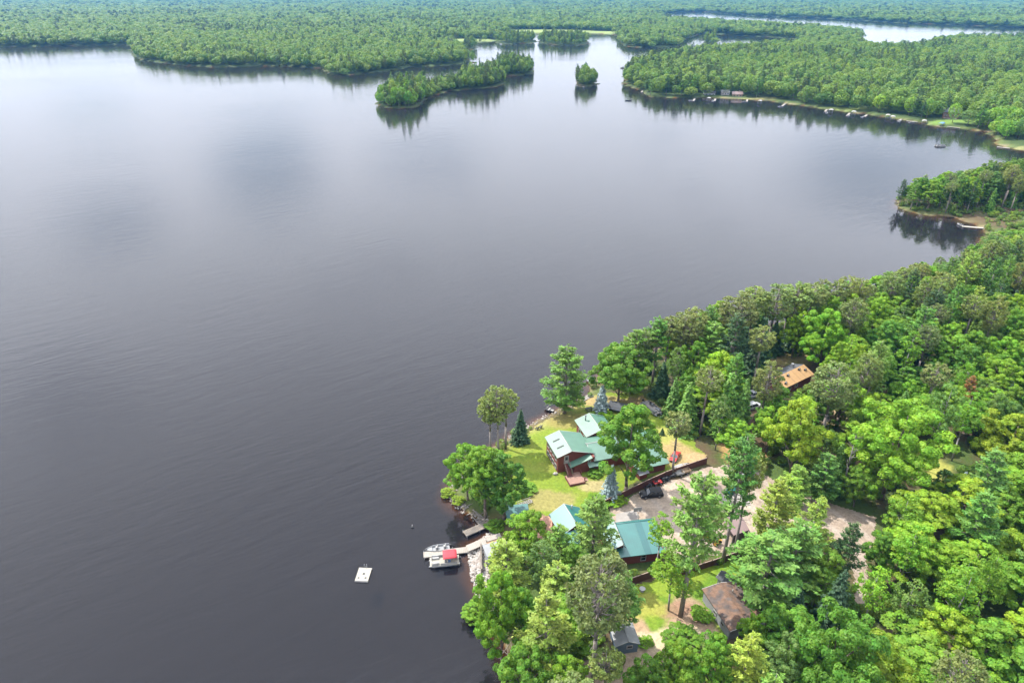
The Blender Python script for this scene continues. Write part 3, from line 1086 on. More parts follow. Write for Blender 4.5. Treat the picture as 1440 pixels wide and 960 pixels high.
def tree(kind, x, y, H, Rr, colour, label=None, group=None, var=None, z=None):
    L_ = LIB[kind]
    cm, tm, H0, R0 = L_[var % len(L_)] if var is not None else trng.choice(L_)
    if z is None: z = Z(x, y)
    nm, cat = CAT[kind]
    root = thing(nm, label, cat, (x, y, z - .05), trng.uniform(0, 6.28), group)
    sx = Rr / R0
    root.scale = (sx, sx, H / H0)
    t = ob('trunk', tm, root)
    if cm is not None and sx > 1.25: t.scale = (1.25 / sx, 1.25 / sx, 1)
    if cm is not None:
        c = ob('crown', cm, root)
        b = PAL[colour]
        j = [trng.uniform(.88, 1.12) for _ in range(2)]
        c.color = (b[0] * j[0] * j[1], b[1] * j[1], b[2], 1)
    TREES.append((root, kind, colour, Vector((x, y, z)), H, Rr))
    return root


def size_from(px, py, ty, w):
    """height and crown radius of a tree standing at a surveyed foot, from the pixel row of its top and its pixel width"""
    b = GP(px, py)
    lo, hi = 1.0, 45.0
    for _ in range(30):
        m = (lo + hi) / 2
        if P(b + Vector((0, 0, m)))[1] > ty: lo = m
        else: hi = m
    H = lo
    t = b + Vector((0, 0, H * .6)) - Vector((0, 0, CAM_H))
    dep = t.y * CP - t.z * SP
    return b, H, w / 2 * dep / F
# ------------------------------------------------------------------ trees one can point at
BYHOUSE = 'trees around the red log house'
HERO = [
    # kind, foot px, top py, crown px width, colour, variant, label
    ('red_pine', 690, 638, 556, 34, 'olive', 0, 'slim olive pine at the lawn edge, left one of three beside the lake'),
    ('red_pine', 701, 642, 541, 40, 'olive', 2, 'tallest of three olive pines standing together at the lawn edge'),
    ('red_pine', 711, 631, 548, 34, 'olive', 1, 'olive pine on the lawn edge, right one of three by the water'),
    ('spruce', 732, 622, 575, 28, 'dark_spruce', 0, 'small dark cone-shaped spruce alone on the lakeside lawn'),
    ('white_pine', 794, 581, 487, 64, 'pine', 2, 'big tiered pine standing at the shore beyond the red log house'),
    ('broadleaf', 869, 563, 482, 78, 'deep', 2, 'round deep green broadleaf tree behind the small dark-roofed shelter'),
    ('spruce', 845, 581, 540, 24, 'blue', 1, 'small silvery blue spruce behind the red log house'),
    ('spruce', 858, 700, 652, 32, 'blue', 2, 'silvery blue spruce in front of the brown fence and the house wall'),
    ('broadleaf', 880, 690, 572, 88, 'mid', 0, 'tall broadleaf tree covering the middle of the red log house roof'),
    ('broadleaf', 658, 702, 626, 58, 'mid', 5, 'lakeside broadleaf tree leaning over the driftwood bank'),
    ('broadleaf', 683, 727, 626, 62, 'mid', 3, 'broadleaf tree with pale trunk behind the old dark dock'),
    ('broadleaf', 709, 730, 640, 60, 'deep', 1, 'deep green broadleaf tree beside the small teal-roofed boathouse'),
    # shoreline row beyond the house
    ('white_pine', 886, 548, 463, 44, 'pine', 1, 'first tall pine in the shoreline row right of the round broadleaf tree'),
    ('red_pine', 902, 540, 462, 34, 'olive', 1, 'olive pine in the shoreline row beside the bleached snag'),
    ('white_pine', 917, 540, 447, 38, 'pine', 3, 'thin green pine with a bare lower trunk in the shoreline row'),
    ('red_pine', 932, 535, 445, 34, 'olive', 3, 'olive topped pine with bare trunk, fourth along the shoreline row'),
    ('red_pine', 951, 535, 440, 42, 'olive', 0, 'open crowned olive pine midway along the shoreline row'),
    ('red_pine', 968, 528, 433, 42, 'olive', 2, 'broad olive pine left of the pointed green pine on the shoreline'),
    ('white_pine', 987, 525, 428, 36, 'pine', 0, 'pointed green pine rising from the shoreline row of olive pines'),
    ('red_pine', 1025, 512, 410, 52, 'ash_olive', 2, 'broad grey olive pine, the widest of the shoreline row'),
    ('red_pine', 1047, 498, 404, 44, 'olive', 0, 'olive pine just right of the widest pine of the shoreline row'),
    ('red_pine', 1077, 495, 400, 46, 'olive', 2, 'olive pine above the dark spruces on the shoreline'),
    ('red_pine', 1105, 488, 397, 46, 'olive', 1, 'olive pine on the shoreline straight beyond the plywood roof'),
    ('red_pine', 1128, 485, 398, 40, 'olive', 3, 'last olive pine of the shoreline row before the lime tree'),
    ('spruce', 1040, 520, 452, 34, 'dark_spruce', 0, 'dark spruce below the widest pine of the shoreline row'),
    ('spruce', 1064, 516, 443, 36, 'dark_spruce', 1, 'tallest dark spruce left of the plywood roofed cabin'),
    ('spruce', 1084, 497, 450, 34, 'dark_spruce', 2, 'dark spruce behind the ridge of the plywood roofed cabin'),
    ('spruce', 1110, 490, 446, 34, 'dark_spruce', 0, 'dark spruce right behind the far corner of the plywood roof'),
    ('spruce', 1012, 525, 468, 32, 'dark_spruce', 1, 'dark spruce at the left end of the shady spruce row'),
    ('broadleaf', 1150, 520, 436, 62, 'bright', 2, 'light green round tree behind the right end of the plywood roof'),
    ('spruce', 929, 558, 507, 30, 'dark_spruce', 0, 'dark spruce at the back of the lawn behind the parked pontoon boat'),
    ('spruce', 944, 588, 530, 32, 'pale_pine', 2, 'pale green spruce right of the parked pontoon boat'),
    ('dead', 943, 556, 508, 18, 'olive', 0, 'bleached white snag in the shoreline wood beyond the lawn'),
    ('spruce', 962, 606, 535, 40, 'pale_pine', 0, 'pale green fir at the right edge of the lawn'),
    ('broadleaf', 1000, 575, 496, 62, 'lime', 4, 'lime topped round tree behind the pale green firs'),
    ('red_pine', 984, 612, 516, 38, 'ash_olive', 3, 'thin grey olive pine standing before the lime topped tree'),
    ('spruce', 1015, 612, 520, 42, 'pale_pine', 1, 'tall pale green fir left of the white vehicles'),
    ('spruce', 1037, 618, 530, 40, 'pale_pine', 2, 'wide pale green fir just left of the white vehicles'),
    ('red_pine', 1064, 612, 508, 40, 'olive', 2, 'broad olive pine over the white vehicles'),
    ('broadleaf', 1108, 672, 562, 80, 'lime', 4, 'lime topped broadleaf tree right of the white pickup truck'),
    ('broadleaf', 1085, 612, 545, 52, 'mid', 1, 'mid green tree between white vehicles and lime topped tree'),
    ('red_pine', 1151, 626, 512, 62, 'ash_olive', 2, 'spreading grey olive pine with dark bare trunk below the plywood roof'),
    ('broadleaf', 1140, 600, 545, 44, 'deep', 0, 'deep green tree behind the bare trunk of the spreading pine'),
    ('dead', 1184, 692, 600, 30, 'olive', 1, 'bleached white dead birch at the upper side of the gravel drive'),
    ('broadleaf', 1200, 712, 655, 48, 'mid', 2, 'low bushy tree at the foot of the white dead birch'),
    ('broadleaf', 1240, 702, 564, 116, 'bright', 5, 'huge light green maple behind the white dead birch'),
    ('birch', 1297, 660, 540, 44, 'sage', 0, 'pale birch with a long white trunk right of the huge maple'),
    ('birch', 1338, 648, 553, 40, 'bright', 1, 'slender light green birch above the small sunny clearing'),
    ('white_pine', 1150, 706, 637, 44, 'pale_pine', 2, 'short pale pine at the left side of the gravel turnaround'),
    ('spruce', 1168, 690, 622, 34, 'pine', 0, 'green fir between the short pale pine and the dead birch'),
    ('white_pine', 1111, 712, 655, 44, 'pale_pine', 2, 'short pale pine below the lime topped tree'),
    ('red_pine', 945, 668, 578, 36, 'ash_olive', 1, 'sparse grey pine behind the red car at the fence'),
    # yard
    ('white_pine', 1016, 791, 612, 58, 'pine', 3, 'tall pine with a long bare trunk before the brown carport, left of two'),
    ('red_pine', 1032, 780, 636, 44, 'olive', 3, 'tall thin pine with bare dark trunk before the brown carport, right of two'),
    ('white_pine', 957, 866, 664, 78, 'pale_pine', 3, 'tall open pale green pine with bare grey trunk standing in the meadow'),
    ('red_pine', 981, 797, 706, 46, 'ash_olive', 1, 'sparse grey olive pine at the fence right of the tall pale pine'),
    ('birch', 922, 800, 722, 30, 'bright', 1, 'slim light green birch at the right end of the teal garage'),
    ('birch', 940, 858, 772, 56, 'mid', 2, 'drooping birch with short white trunk in the meadow'),
    ('white_pine', 832, 800, 697, 64, 'pale_pine', 2, 'bushy pale pine between the teal cabin and the teal garage'),
    ('white_pine', 783, 812, 738, 46, 'pine', 0, 'green pine in front of the teal cabin'),
    ('broadleaf', 738, 792, 722, 62, 'mid', 4, 'broadleaf tree above the grey pump house by the dock'),
    ('white_pine', 712, 855, 760, 66, 'gold_pine', 2, 'golden green pine beside the white riprap rocks'),
    ('birch', 762, 842, 762, 46, 'sage', 0, 'pale birch left of the teal cabin corner'),
    ('broadleaf', 806, 838, 768, 50, 'deep', 1, 'deep green tree at the foot of the bushy pale pine'),
    ('broadleaf', 705, 925, 808, 74, 'mid', 2, 'big broadleaf tree leaning over the lake at the bottom of the riprap'),
    ('broadleaf', 735, 900, 830, 52, 'deep', 0, 'deep green tree behind the golden pine near the riprap'),
    ('white_pine', 766, 960, 836, 76, 'gold_pine', 4, 'golden green pine with wide plumes in the lower shore wood'),
    ('red_pine', 832, 968, 776, 86, 'ash_olive', 2, 'big grey olive pine with bare trunk beside the blue shed'),
    ('white_pine', 868, 900, 800, 52, 'pine', 1, 'dark plumed pine right behind the big grey olive pine'),
    ('broadleaf', 742, 1000, 908, 80, 'mid', 5, 'broadleaf tree at the bottom edge nearest the lake'),
    ('broadleaf', 792, 1010, 925, 64, 'bright', 4, 'light green tree on the bottom edge below the golden pine'),
    ('broadleaf', 900, 1010, 925, 64, 'deep', 4, 'deep green bushy tree on the bottom edge below the blue shed'),
    ('broadleaf', 945, 1000, 908, 66, 'mid', 0, 'mid green bushy tree below the pale dirt patch'),
    ('broadleaf', 990, 1000, 893, 66, 'mid', 3, 'bushy tree at the bottom left of the grey barn'),
    ('white_pine', 1032, 1010, 893, 70, 'gold_pine', 2, 'golden pine on the bottom edge below the grey barn'),
    ('broadleaf', 1085, 1000, 895, 70, 'sage', 1, 'greyish green tree below the front wall of the grey barn'),
    ('broadleaf', 1148, 1015, 862, 120, 'deep', 5, 'wide deep green tree right of the grey barn at the bottom'),
    ('broadleaf', 1052, 930, 865, 44, 'mid', 4, 'small tree against the front wall of the grey barn'),
    ('white_pine', 1102, 846, 735, 84, 'pale_pine', 2, 'large pale pine right of the one over the barn roof'),
    ('white_pine', 1067, 860, 752, 104, 'pale_pine', 4, 'large pale pine spreading its limbs over the grey barn roof'),
    ('white_pine', 1122, 815, 700, 60, 'gold_pine', 4, 'golden green pine at the end of the brown board fence'),
    ('white_pine', 1078, 768, 672, 54, 'gold_pine', 2, 'golden pine right beside the brown carport'),
    ('white_pine', 1098, 740, 668, 44, 'gold_pine', 0, 'golden green pine at the lower side of the drive'),
    ('white_pine', 1170, 838, 735, 42, 'dark_pine', 1, 'narrow dark pine against the lower gravel drive'),
    ('broadleaf', 1145, 858, 775, 60, 'mid', 1, 'mid green tree left of the narrow dark pine'),
    ('spruce', 1158, 905, 800, 70, 'dark_spruce', 2, 'wide dark blue green spruce left of the lower drive'),
    ('spruce', 1110, 888, 826, 46, 'dark_spruce', 0, 'dark spruce beside the white utility pole'),
    ('birch', 1252, 785, 697, 46, 'mid', 0, 'twin white trunked birch right of the gravel turnaround'),
    ('broadleaf', 1226, 815, 748, 44, 'deep', 3, 'deep green bush at the right side of the lower drive'),
    ('spruce', 1341, 712, 662, 32, 'blue', 2, 'small bluish spruce at the lower end of the sunny clearing'),
    ('broadleaf', 1308, 730, 662, 40, 'sage', 1, 'greyish green small tree left of the bluish spruce'),
    ('white_pine', 1262, 330, 256, 20, 'dark_pine', 1, 'thin dark pine at the very tip of the wooded point'),
]
HERO.append(('white_pine', 1345, 600, 530, 24, 'rust', 1, 'small dead rust brown pine among green trees near the right edge'))
HB = []
for (k, bx, by, ty, w, colr, var, lab) in HERO:
    b, H, Rr = size_from(bx, by, ty, w)
    if k == 'white_pine' and bx == 1262:
        b = GP(1264, 290); H = 14.0; Rr = 2.4
    tree(k, b.x, b.y, H, Rr, colr, lab, None, var, z=b.z)
    HB.append((b.x, b.y, Rr))

# small plants on the lawn
for (bx, by, ty, w, colr, lab) in ((939, 600, 593, 7, 'dark_spruce', 'tiny spruce sapling on the lawn, nearest the parked pontoon boat'),
                                   (931, 611, 601, 8, 'dark_spruce', 'small spruce sapling in the middle of the back lawn'),
                                   (944, 608, 600, 7, 'dark_spruce', 'spruce sapling nearest the right edge of the back lawn')):
    b, H, Rr = size_from(bx, by, ty, w)
    tree('spruce', b.x, b.y, H, Rr, colr, lab, None, 0, z=b.z)
    HB.append((b.x, b.y, Rr))


def shrub(px, py, H, Rr, colr, label, name='bush', var=0):
    p = GP(px, py)
    cm = LIB['broadleaf'][var][0]
    root = thing(name, label, 'bush', (p.x, p.y, p.z - H * .22), trng.uniform(0, 6), None)
    root.scale = (Rr / LIB['broadleaf'][var][3], Rr / LIB['broadleaf'][var][3], H * 1.2 / LIB['broadleaf'][var][2])
    c = ob('foliage', cm, root)
    c.color = (*PAL[colr], 1)
    t = ob('stem', LIB['broadleaf'][var][1], root)
    HB.append((p.x, p.y, Rr))


shrub(917, 611, 1.6, 1.5, 'bright', 'round light green bush on the back lawn')
shrub(846, 590, 1.6, 3.0, 'bright', 'low green bush under the silvery blue spruce behind the house', var=2)
shrub(836, 668, 1.3, 1.6, 'mid', 'small green bush in front of the red house wall', var=4)
shrub(870, 706, 1.5, 1.8, 'lime', 'yellow green bush at the foot of the blue spruce by the fence', var=1)
shrub(842, 710, 1.5, 3.0, 'bright', 'low green bush at the lower left end of the brown fence', var=2)
shrub(630, 696, 1.6, 1.6, 'yellow', 'yellow green bush at the water edge below the lakeside trees', var=1)
shrub(645, 706, 1.2, 1.5, 'yellow', 'yellow bush hanging over the driftwood bank', var=3)
shrub(738, 690, 1.3, 2.6, 'mid', 'dark green shrub bank between the lawn and the sandy slope', var=4)
shrub(697, 742, 1.6, 2.0, 'mid', 'green shrub beside the base of the old dark dock', var=2)
shrub(985, 868, 1.6, 1.8, 'bright', 'green shrub at the left wall of the grey barn', var=3)
shrub(958, 905, 2.4, 3.0, 'mid', 'green shrub below the dirt patches of the meadow', var=5)
shrub(908, 905, 1.3, 1.3, 'bright', 'small shrub at the right end of the blue shed', var=4)
shrub(1085, 842, 2.4, 2.0, 'bright', 'light green shrub behind the white boat beside the barn', var=0)
shrub(926, 803, 1.3, 1.6, 'lime', 'yellow green shrub under the wall of the teal garage', var=1)
shrub(668, 868, 3.0, 2.2, 'bright', 'light green shrub hanging over the lake below the riprap', var=5)

# ------------------------------------------------------------------ the rest of the near wood
CLEAR = [
    [(690, 640), (745, 600), (775, 585), (820, 570), (835, 540), (905, 552), (935, 578), (965, 612), (990, 648), (1030, 640), (1062, 655), (1078, 690),
     (1150, 698), (1237, 726), (1232, 752), (1222, 812), (1198, 808), (1180, 760), (1150, 742), (1110, 755), (1062, 770), (1085, 830), (1045, 892), (950, 925), (868, 925),
     (880, 800), (860, 790), (770, 775), (765, 715), (720, 745), (690, 720)],
    [(1086, 503), (1145, 503), (1148, 545), (1094, 552)],
    [(1046, 542), (1078, 542), (1078, 584), (1046, 584)],
    [(1296, 642), (1338, 642), (1346, 690), (1300, 690)],
    [(1155, 580), (1172, 580), (1172, 604), (1155, 604)],
    [(580, 700), (680, 730), (700, 800), (690, 860), (700, 960), (560, 960)],
    [(1338, 298), (1386, 302), (1390, 324), (1345, 308)],
    [(1300, 150), (1440, 150), (1440, 222), (1390, 215), (1330, 190)],
]
CLEARP = [np.array(p, float) for p in CLEAR]
SKYL = np.array([(600, 700), (820, 560), (840, 515), (862, 485), (885, 470), (930, 450), (985, 432), (1020, 416), (1110, 402), (1180, 384), (1230, 378), (1270, 373), (1310, 364),
                 (1350, 352), (1385, 336), (1398, 326), (1440, 318), (1500, 300)], float)
POINT_SKY = np.array([(1250, 272), (1262, 262), (1275, 252), (1310, 241), (1355, 238), (1385, 228), (1400, 224), (1440, 217), (1500, 214)], float)
AUTO = []
# places the photograph shows in full sun: no filler tree may shade them
SUNNY = [(GP(1118, 535), 5.5, 6), (GP(800, 650), 9, 4), (GP(770, 700), 7, 0), (GP(915, 650), 6, 3), (GP(1190, 725), 6, 0), (GP(1170, 710), 4, 0), (GP(1215, 745), 4, 0), (GP(1208, 790), 3, 0), (GP(945, 705), 7, 0),
         (GP(1000, 735), 7, 0), (GP(1025, 850), 5, 3), (GP(960, 830), 6, 0), (GP(930, 905), 5, 0), (GP(895, 770), 6, 3), (GP(790, 735), 4, 3), (GP(1318, 662), 5, 0)]


def shades(x, y, z, H, Rr):
    for (q, rad_, hq) in SUNNY:
        for f in (.45, .7, .9):
            h = z + H * f - (q.z + hq)
            if h <= 0: continue
            sx_, sy_ = x - S.x / S.z * h, y - S.y / S.z * h
            if math.hypot(sx_ - q.x, sy_ - q.y) < rad_ + Rr * .6: return True
    return False


arng = random.Random(23)
hbx = np.array([h[0] for h in HB]); hby = np.array([h[1] for h in HB]); hbr = np.array([h[2] for h in HB])


def try_tree(x, y, zone, d, z):
    if d < 1.4: return
    px, py = P((x, y, z))
    con = .55 * math.exp(-max(d - 4, 0) / 28) + .16
    if zone == 'wood' and py > 640 and px > 1180: con = .06
    if zone == 'point': con = .4
    r = arng.random()
    big = .86 if zone == 'wood' and py > 560 else 1.0
    if r < con * .42: k, H, Rr, c = 'white_pine', arng.uniform(17, 25), arng.uniform(2.8, 4.0), arng.choice(['pine', 'pale_pine', 'pine', 'gold_pine', 'dark_pine'])
    elif r < con * .8: k, H, Rr, c = 'red_pine', arng.uniform(18, 23), arng.uniform(2.8, 3.8), arng.choice(['olive', 'ash_olive', 'olive', 'olive'])
    elif r < con: k, H, Rr, c = 'spruce', arng.uniform(10, 17), arng.uniform(1.9, 2.8), arng.choice(['dark_spruce', 'pale_pine', 'pine'])
    elif r < con + .07: k, H, Rr, c = 'birch', arng.uniform(13, 18), arng.uniform(2.2, 3.0), arng.choice(['sage', 'bright', 'mid'])
    else:
        k, H, Rr = 'broadleaf', arng.uniform(12.5, 18) * big, arng.uniform(3.4, 5.4) * (1.28 if py > 640 else 1.0)
        c = arng.choice(['mid', 'bright', 'lime', 'deep', 'sage', 'bright', 'mid'] if py < 640 else ['bright', 'lime', 'lime', 'bright', 'mid', 'yellow', 'bright', 'mid'])
    n = len(hbx)
    if np.any(np.hypot(hbx - x, hby - y) < .59 * (hbr + Rr)): return
    for tries in range(4):
        sky_ = SKYL if zone == 'wood' else POINT_SKY
        pts = []
        ok = True
        dep = y * CP - (z + H * .6 - CAM_H) * SP
        wpx = Rr * F / dep
        tx, ty = P((x, y, z + H))
        if ty < np.interp(tx, sky_[:, 0], sky_[:, 1]) + arng.uniform(0, 3): ok = False
        if ok:
            for hz in (.15, .4, .6, .8, .97):
                qx, qy = P((x, y, z + H * hz))
                for s in (-.85, 0, .85):
                    pts.append((qx + s * wpx * (1 if hz < .9 else .4), qy))
            pa = np.array(pts)
            if shades(x, y, z, H, Rr): ok = False
            for cp in CLEARP:
                if inpoly(pa[:, 0], pa[:, 1], cp).any(): ok = False; break
        if ok: break
        H *= .72; Rr *= .85
        if H < 5.5: return
    if not ok: return
    AUTO.append((x, y, z, k, H, Rr, c, zone))
    return Rr


def scatter(xs, ys, step, zone, pxtest):
    pts = []
    y = ys[0]
    while y < ys[1]:
        x = xs[0]
        while x < xs[1]:
            pts.append((x + arng.uniform(-.42, .42) * step, y + arng.uniform(-.42, .42) * step))
            x += step
        y += step
    arng.shuffle(pts)
    global hbx, hby, hbr
    pa_ = np.array(pts); ds_ = shore(pa_[:, 0], pa_[:, 1]); zs_ = hgt(pa_[:, 0], pa_[:, 1], ds_)
    for (x, y), d_, z_ in zip(pts, ds_, zs_):
        px, py = P((x, y, 2.3))
        if not (-30 < px < 1530 and py < 1130 and pxtest(px, py)): continue
        r = try_tree(x, y, zone, float(d_), float(z_))
        if r:
            hbx = np.append(hbx, x); hby = np.append(hby, y); hbr = np.append(hbr, r)


scatter((-20, 330), (35, 420), 3.6, 'wood', lambda px, py: py > 325)
scatter((120, 420), (330, 520), 5.0, 'point', lambda px, py: 230 < py <= 325)
print('near wood', len(AUTO), 'hero', len(HERO))
# ------------------------------------------------------------------ far woods: surveyed trees nearest first, the rest as one mass per kind
farr = np.random.default_rng(5)


def far_points():
    out = []
    r = 380.0
    while r < 11000:
        s = 8.2 if r < 1250 else r * .00656
        n = int(2 * .74 * r / s)
        a = -.74 + 1.48 * (np.arange(n) + farr.uniform(-.42, .42, n)) / n
        rr = r + farr.uniform(-.42, .42, n) * s
        out.append(np.stack([rr * np.sin(a), rr * np.cos(a), np.full(n, s)], 1))
        r += s
    return np.vstack(out)


FP = far_points()
isl = []
for nm_, wp in W_ISL.items():        # the islands are planted closer
    lo, hi = wp.min(0), wp.max(0)
    st = max(4.6, np.hypot(*lo) * .0052)
    gx, gy = np.meshgrid(np.arange(lo[0], hi[0], st), np.arange(lo[1], hi[1], st))
    g = np.stack([gx.ravel(), gy.ravel()], 1) + farr.uniform(-.4, .4, (gx.size, 2)) * st
    g = g[sdpoly(g[:, 0], g[:, 1], wp) > 1.0]
    isl.append(np.column_stack([g, np.full(len(g), st)]))
isl = np.vstack(isl)
on = np.zeros(len(FP), bool)
for wp in W_ISL.values(): on |= inpoly(FP[:, 0], FP[:, 1], wp)
FP = np.vstack([FP[~on], isl])
island = np.zeros(len(FP), bool); island[-len(isl):] = True
d = shore(FP[:, 0], FP[:, 1])
px, py = Parr(FP[:, 0], FP[:, 1], np.full(len(FP), 2.0))
keep = (d > np.where(island, .6, 2.4)) & (px > -60) & (px < 1500) & ~((px > 1180) & (py > 226))
right = (px > 870) & (py > 100) & (py < 225)          # the cottage shore keeps an open bank
keep &= ~(right & (px > 985) & (d < 4 + 7 * noise2(FP[:, 0], FP[:, 1], 30, 2)))
for (mx, my, a, b_) in ((760, 45.5, 150, 90), (655, 58, 90, 40), (850, 47, 60, 60), (1240, 53, 90, 40), (1350, 173, 24, 12), (1418, 205, 22, 12)):
    c = G(mx, my)
    keep &= ~(np.hypot((FP[:, 0] - c.x) / a, (FP[:, 1] - c.y) / b_) < .95)
FP, d, px, py, island = FP[keep], d[keep], px[keep], py[keep], island[keep]
rng_ = np.hypot(FP[:, 0], FP[:, 1])
u = farr.uniform(0, 1, len(FP))
con = (.07 + .25 * np.exp(-d / 14) + .3 * np.clip((fbm(FP[:, 0], FP[:, 1], 160, 9) - .5) / .15, 0, 1)) * .8
con = np.where(island, .28, con)      # the islands
isc = u < con
Hh = np.where(isc, farr.uniform(15, 23, len(FP)), farr.uniform(11, 18, len(FP))) * (.72 + .28 * np.clip(d / 14, 0, 1))
Rw = np.where(isc, farr.uniform(2.6, 3.8, len(FP)), farr.uniform(4.4, 7.2, len(FP))) * np.maximum(1, FP[:, 2] / 8.2)
Rw = np.where(island & ~isc, farr.uniform(3.0, 4.6, len(FP)), Rw); Rw = np.where(island & isc, farr.uniform(2.3, 3.1, len(FP)), Rw)
Hh = np.where(island, Hh * farr.uniform(.85, 1.25, len(FP)), Hh)
low_ = island & (px > 598) & (px < 652) & (py > 112); Hh = np.where(low_, Hh * .62, Hh)
low_ = island & (px > 676) & (px < 700) & (py < 108); Hh = np.where(low_, Hh * .55, Hh)
fz = hgt(FP[:, 0], FP[:, 1], d) - .2
order = np.argsort(rng_)
nb = sum(1 for t in TREES if t[1] == 'broadleaf'); npn = sum(1 for t in TREES if 'pine' in t[1])
# the near wood first
AUTO.sort(key=lambda t: math.hypot(t[0], t[1]))
LIM = 292; NEARLIM = 240
stuff_near = []
for (x, y, z, k, H, Rr, c, zone) in AUTO:
    if k == 'broadleaf':
        if nb >= NEARLIM: stuff_near.append((x, y, z, k, H, Rr)); continue
        nb += 1
    elif 'pine' in k:
        if npn >= LIM: stuff_near.append((x, y, z, k, H, Rr)); continue
        npn += 1
    tree(k, x, y, H, Rr, c, z=z)
indiv = np.zeros(len(FP), bool)
# trees along the open water, front row first: islands, then the cottage shore
front = order[(d[order] < 16) & (rng_[order] < 1150) & (px[order] > -5) & (px[order] < 1445)]
for i in front:
    k = 'pine_far' if isc[i] else 'broadleaf_far'
    if isc[i]:
        if npn >= LIM: continue
        npn += 1
    else:
        if nb >= LIM: continue
        nb += 1
    indiv[i] = True
    c = farr.choice(['pine', 'olive', 'pale_pine', 'dark_pine'] if isc[i] else ['mid', 'bright', 'deep', 'mid', 'sage'])
    tree(k, FP[i, 0], FP[i, 1], Hh[i], Rw[i], str(c), z=fz[i])
print('individual', len(TREES), 'broadleaf', nb, 'pines', npn, 'near rest', len(stuff_near), 'far', (~indiv).sum())

# ------------------------------------------------------------------ instanced masses
M_FARLEAF = leaf_mat('far leaves', False, [(.056, .125, .018), (.09, .172, .018), (.115, .19, .018), (.075, .152, .016), (.145, .212, .018), (.095, .16, .028), (.12, .19, .02)], .3)
M_FARNEEDLE = leaf_mat('far needles', False, [(.045, .095, .024), (.07, .13, .028), (.10, .135, .036), (.06, .115, .024)], .15)


def mass(name, label, pts, srcs, m):
    """one object: a cloud of points, each carrying one of a few crowns"""
    pts = np.asarray(pts, np.float32)
    me = bpy.data.meshes.new(name)
    me.vertices.add(len(pts))
    me.vertices.foreach_set('co', pts[:, :3].ravel())
    a = me.attributes.new('size', 'FLOAT_VECTOR', 'POINT')
    a.data.foreach_set('vector', np.stack([pts[:, 4], pts[:, 4], pts[:, 3]], 1).astype(np.float32).ravel())
    a = me.attributes.new('turn', 'FLOAT_VECTOR', 'POINT')
    a.data.foreach_set('vector', np.stack([np.zeros(len(pts)), np.zeros(len(pts)), farr.uniform(0, 6.28, len(pts))], 1).astype(np.float32).ravel())
    a = me.attributes.new('pick', 'INT', 'POINT')
    a.data.foreach_set('value', farr.integers(0, len(srcs), len(pts)).astype(np.int32))
    o = ob(name, me)
    o['kind'] = 'stuff'
    o['label'] = label
    o['category'] = 'forest' if 'forest' in name or 'wood' in name else 'undergrowth'
    g = bpy.data.node_groups.new(name, 'GeometryNodeTree')
    g.interface.new_socket('Geometry', in_out='INPUT', socket_type='NodeSocketGeometry')
    g.interface.new_socket('Geometry', in_out='OUTPUT', socket_type='NodeSocketGeometry')
    N, L = g.nodes, g.links
    gi = N.new('NodeGroupInput'); go = N.new('NodeGroupOutput')
    jn = N.new('GeometryNodeJoinGeometry')
    for s in srcs:
        oi = N.new('GeometryNodeObjectInfo')
        oi.transform_space = 'ORIGINAL'
        oi.inputs['Object'].default_value = s
        sm = N.new('GeometryNodeSetMaterial')
        sm.inputs['Material'].default_value = m
        L.new(oi.outputs['Geometry'], sm.inputs['Geometry'])
        g2 = N.new('GeometryNodeGeometryToInstance')
        L.new(sm.outputs[0], g2.inputs[0])
        L.new(g2.outputs[0], jn.inputs[0])
    ip = N.new('GeometryNodeInstanceOnPoints')
    L.new(gi.outputs[0], ip.inputs['Points'])
    L.new(jn.outputs[0], ip.inputs['Instance'])
    ip.inputs['Pick Instance'].default_value = True
    for nm, ty, sock in (('pick', 'INT', 'Instance Index'), ('size', 'FLOAT_VECTOR', 'Scale'), ('turn', 'FLOAT_VECTOR', 'Rotation')):
        na_ = N.new('GeometryNodeInputNamedAttribute')
        na_.data_type = ty
        na_.inputs['Name'].default_value = nm
        src = [q for q in na_.outputs if q.enabled][0]
        if sock == 'Rotation':
            er = N.new('FunctionNodeEulerToRotation')
            L.new(src, er.inputs[0]); src = er.outputs[0]
        L.new(src, ip.inputs[sock])
    L.new(ip.outputs[0], go.inputs[0])
    md = o.modifiers.new('spread', 'NODES')
    md.node_group = g
    return o


def crown_of(kind, n):
    """crowns of trees that already stand in the scene, to be repeated in the masses"""
    meshes = [t[0] for t in LIB[kind]]
    got = []
    for t in TREES:
        if t[1] != kind: continue
        for ch in t[0].children:
            if ch.data in meshes and ch.data not in [g.data for g in got]:
                got.append(ch)
    return got[:n]


rest = ~indiv
bl = rest & ~isc; pn = rest & isc


def pack(mask, H0, R0):
    return np.stack([FP[mask, 0], FP[mask, 1], fz[mask], Hh[mask] / H0, Rw[mask] / R0], 1)


mass('far_forest', 'distant broadleaf forest covering the shores and the land to the horizon', pack(bl, 18, 5.2), crown_of('broadleaf_far', 5), M_FARLEAF)
mass('far_pine_wood', 'dark conifers scattered through the distant forest', pack(pn, 22, 3.6), crown_of('pine_far', 3), M_FARNEEDLE)
for kk, H0, R0, nm, lb, mm in (('broadleaf', 18, 5.2, 'wooded_bank_forest', 'leafy wood behind the front trees of the near shore and the point', M_FARLEAF), ('pine', 23, 3.8, 'pine_wood', 'pines standing deeper in the wood of the point', M_FARNEEDLE)):
    sel = [t for t in stuff_near if kk in t[3]]
    if len(sel):
        mass(nm, lb, [(t[0], t[1], t[2], t[4] / H0, t[5] / R0) for t in sel], crown_of('broadleaf' if kk == 'broadleaf' else 'white_pine', 4), mm)

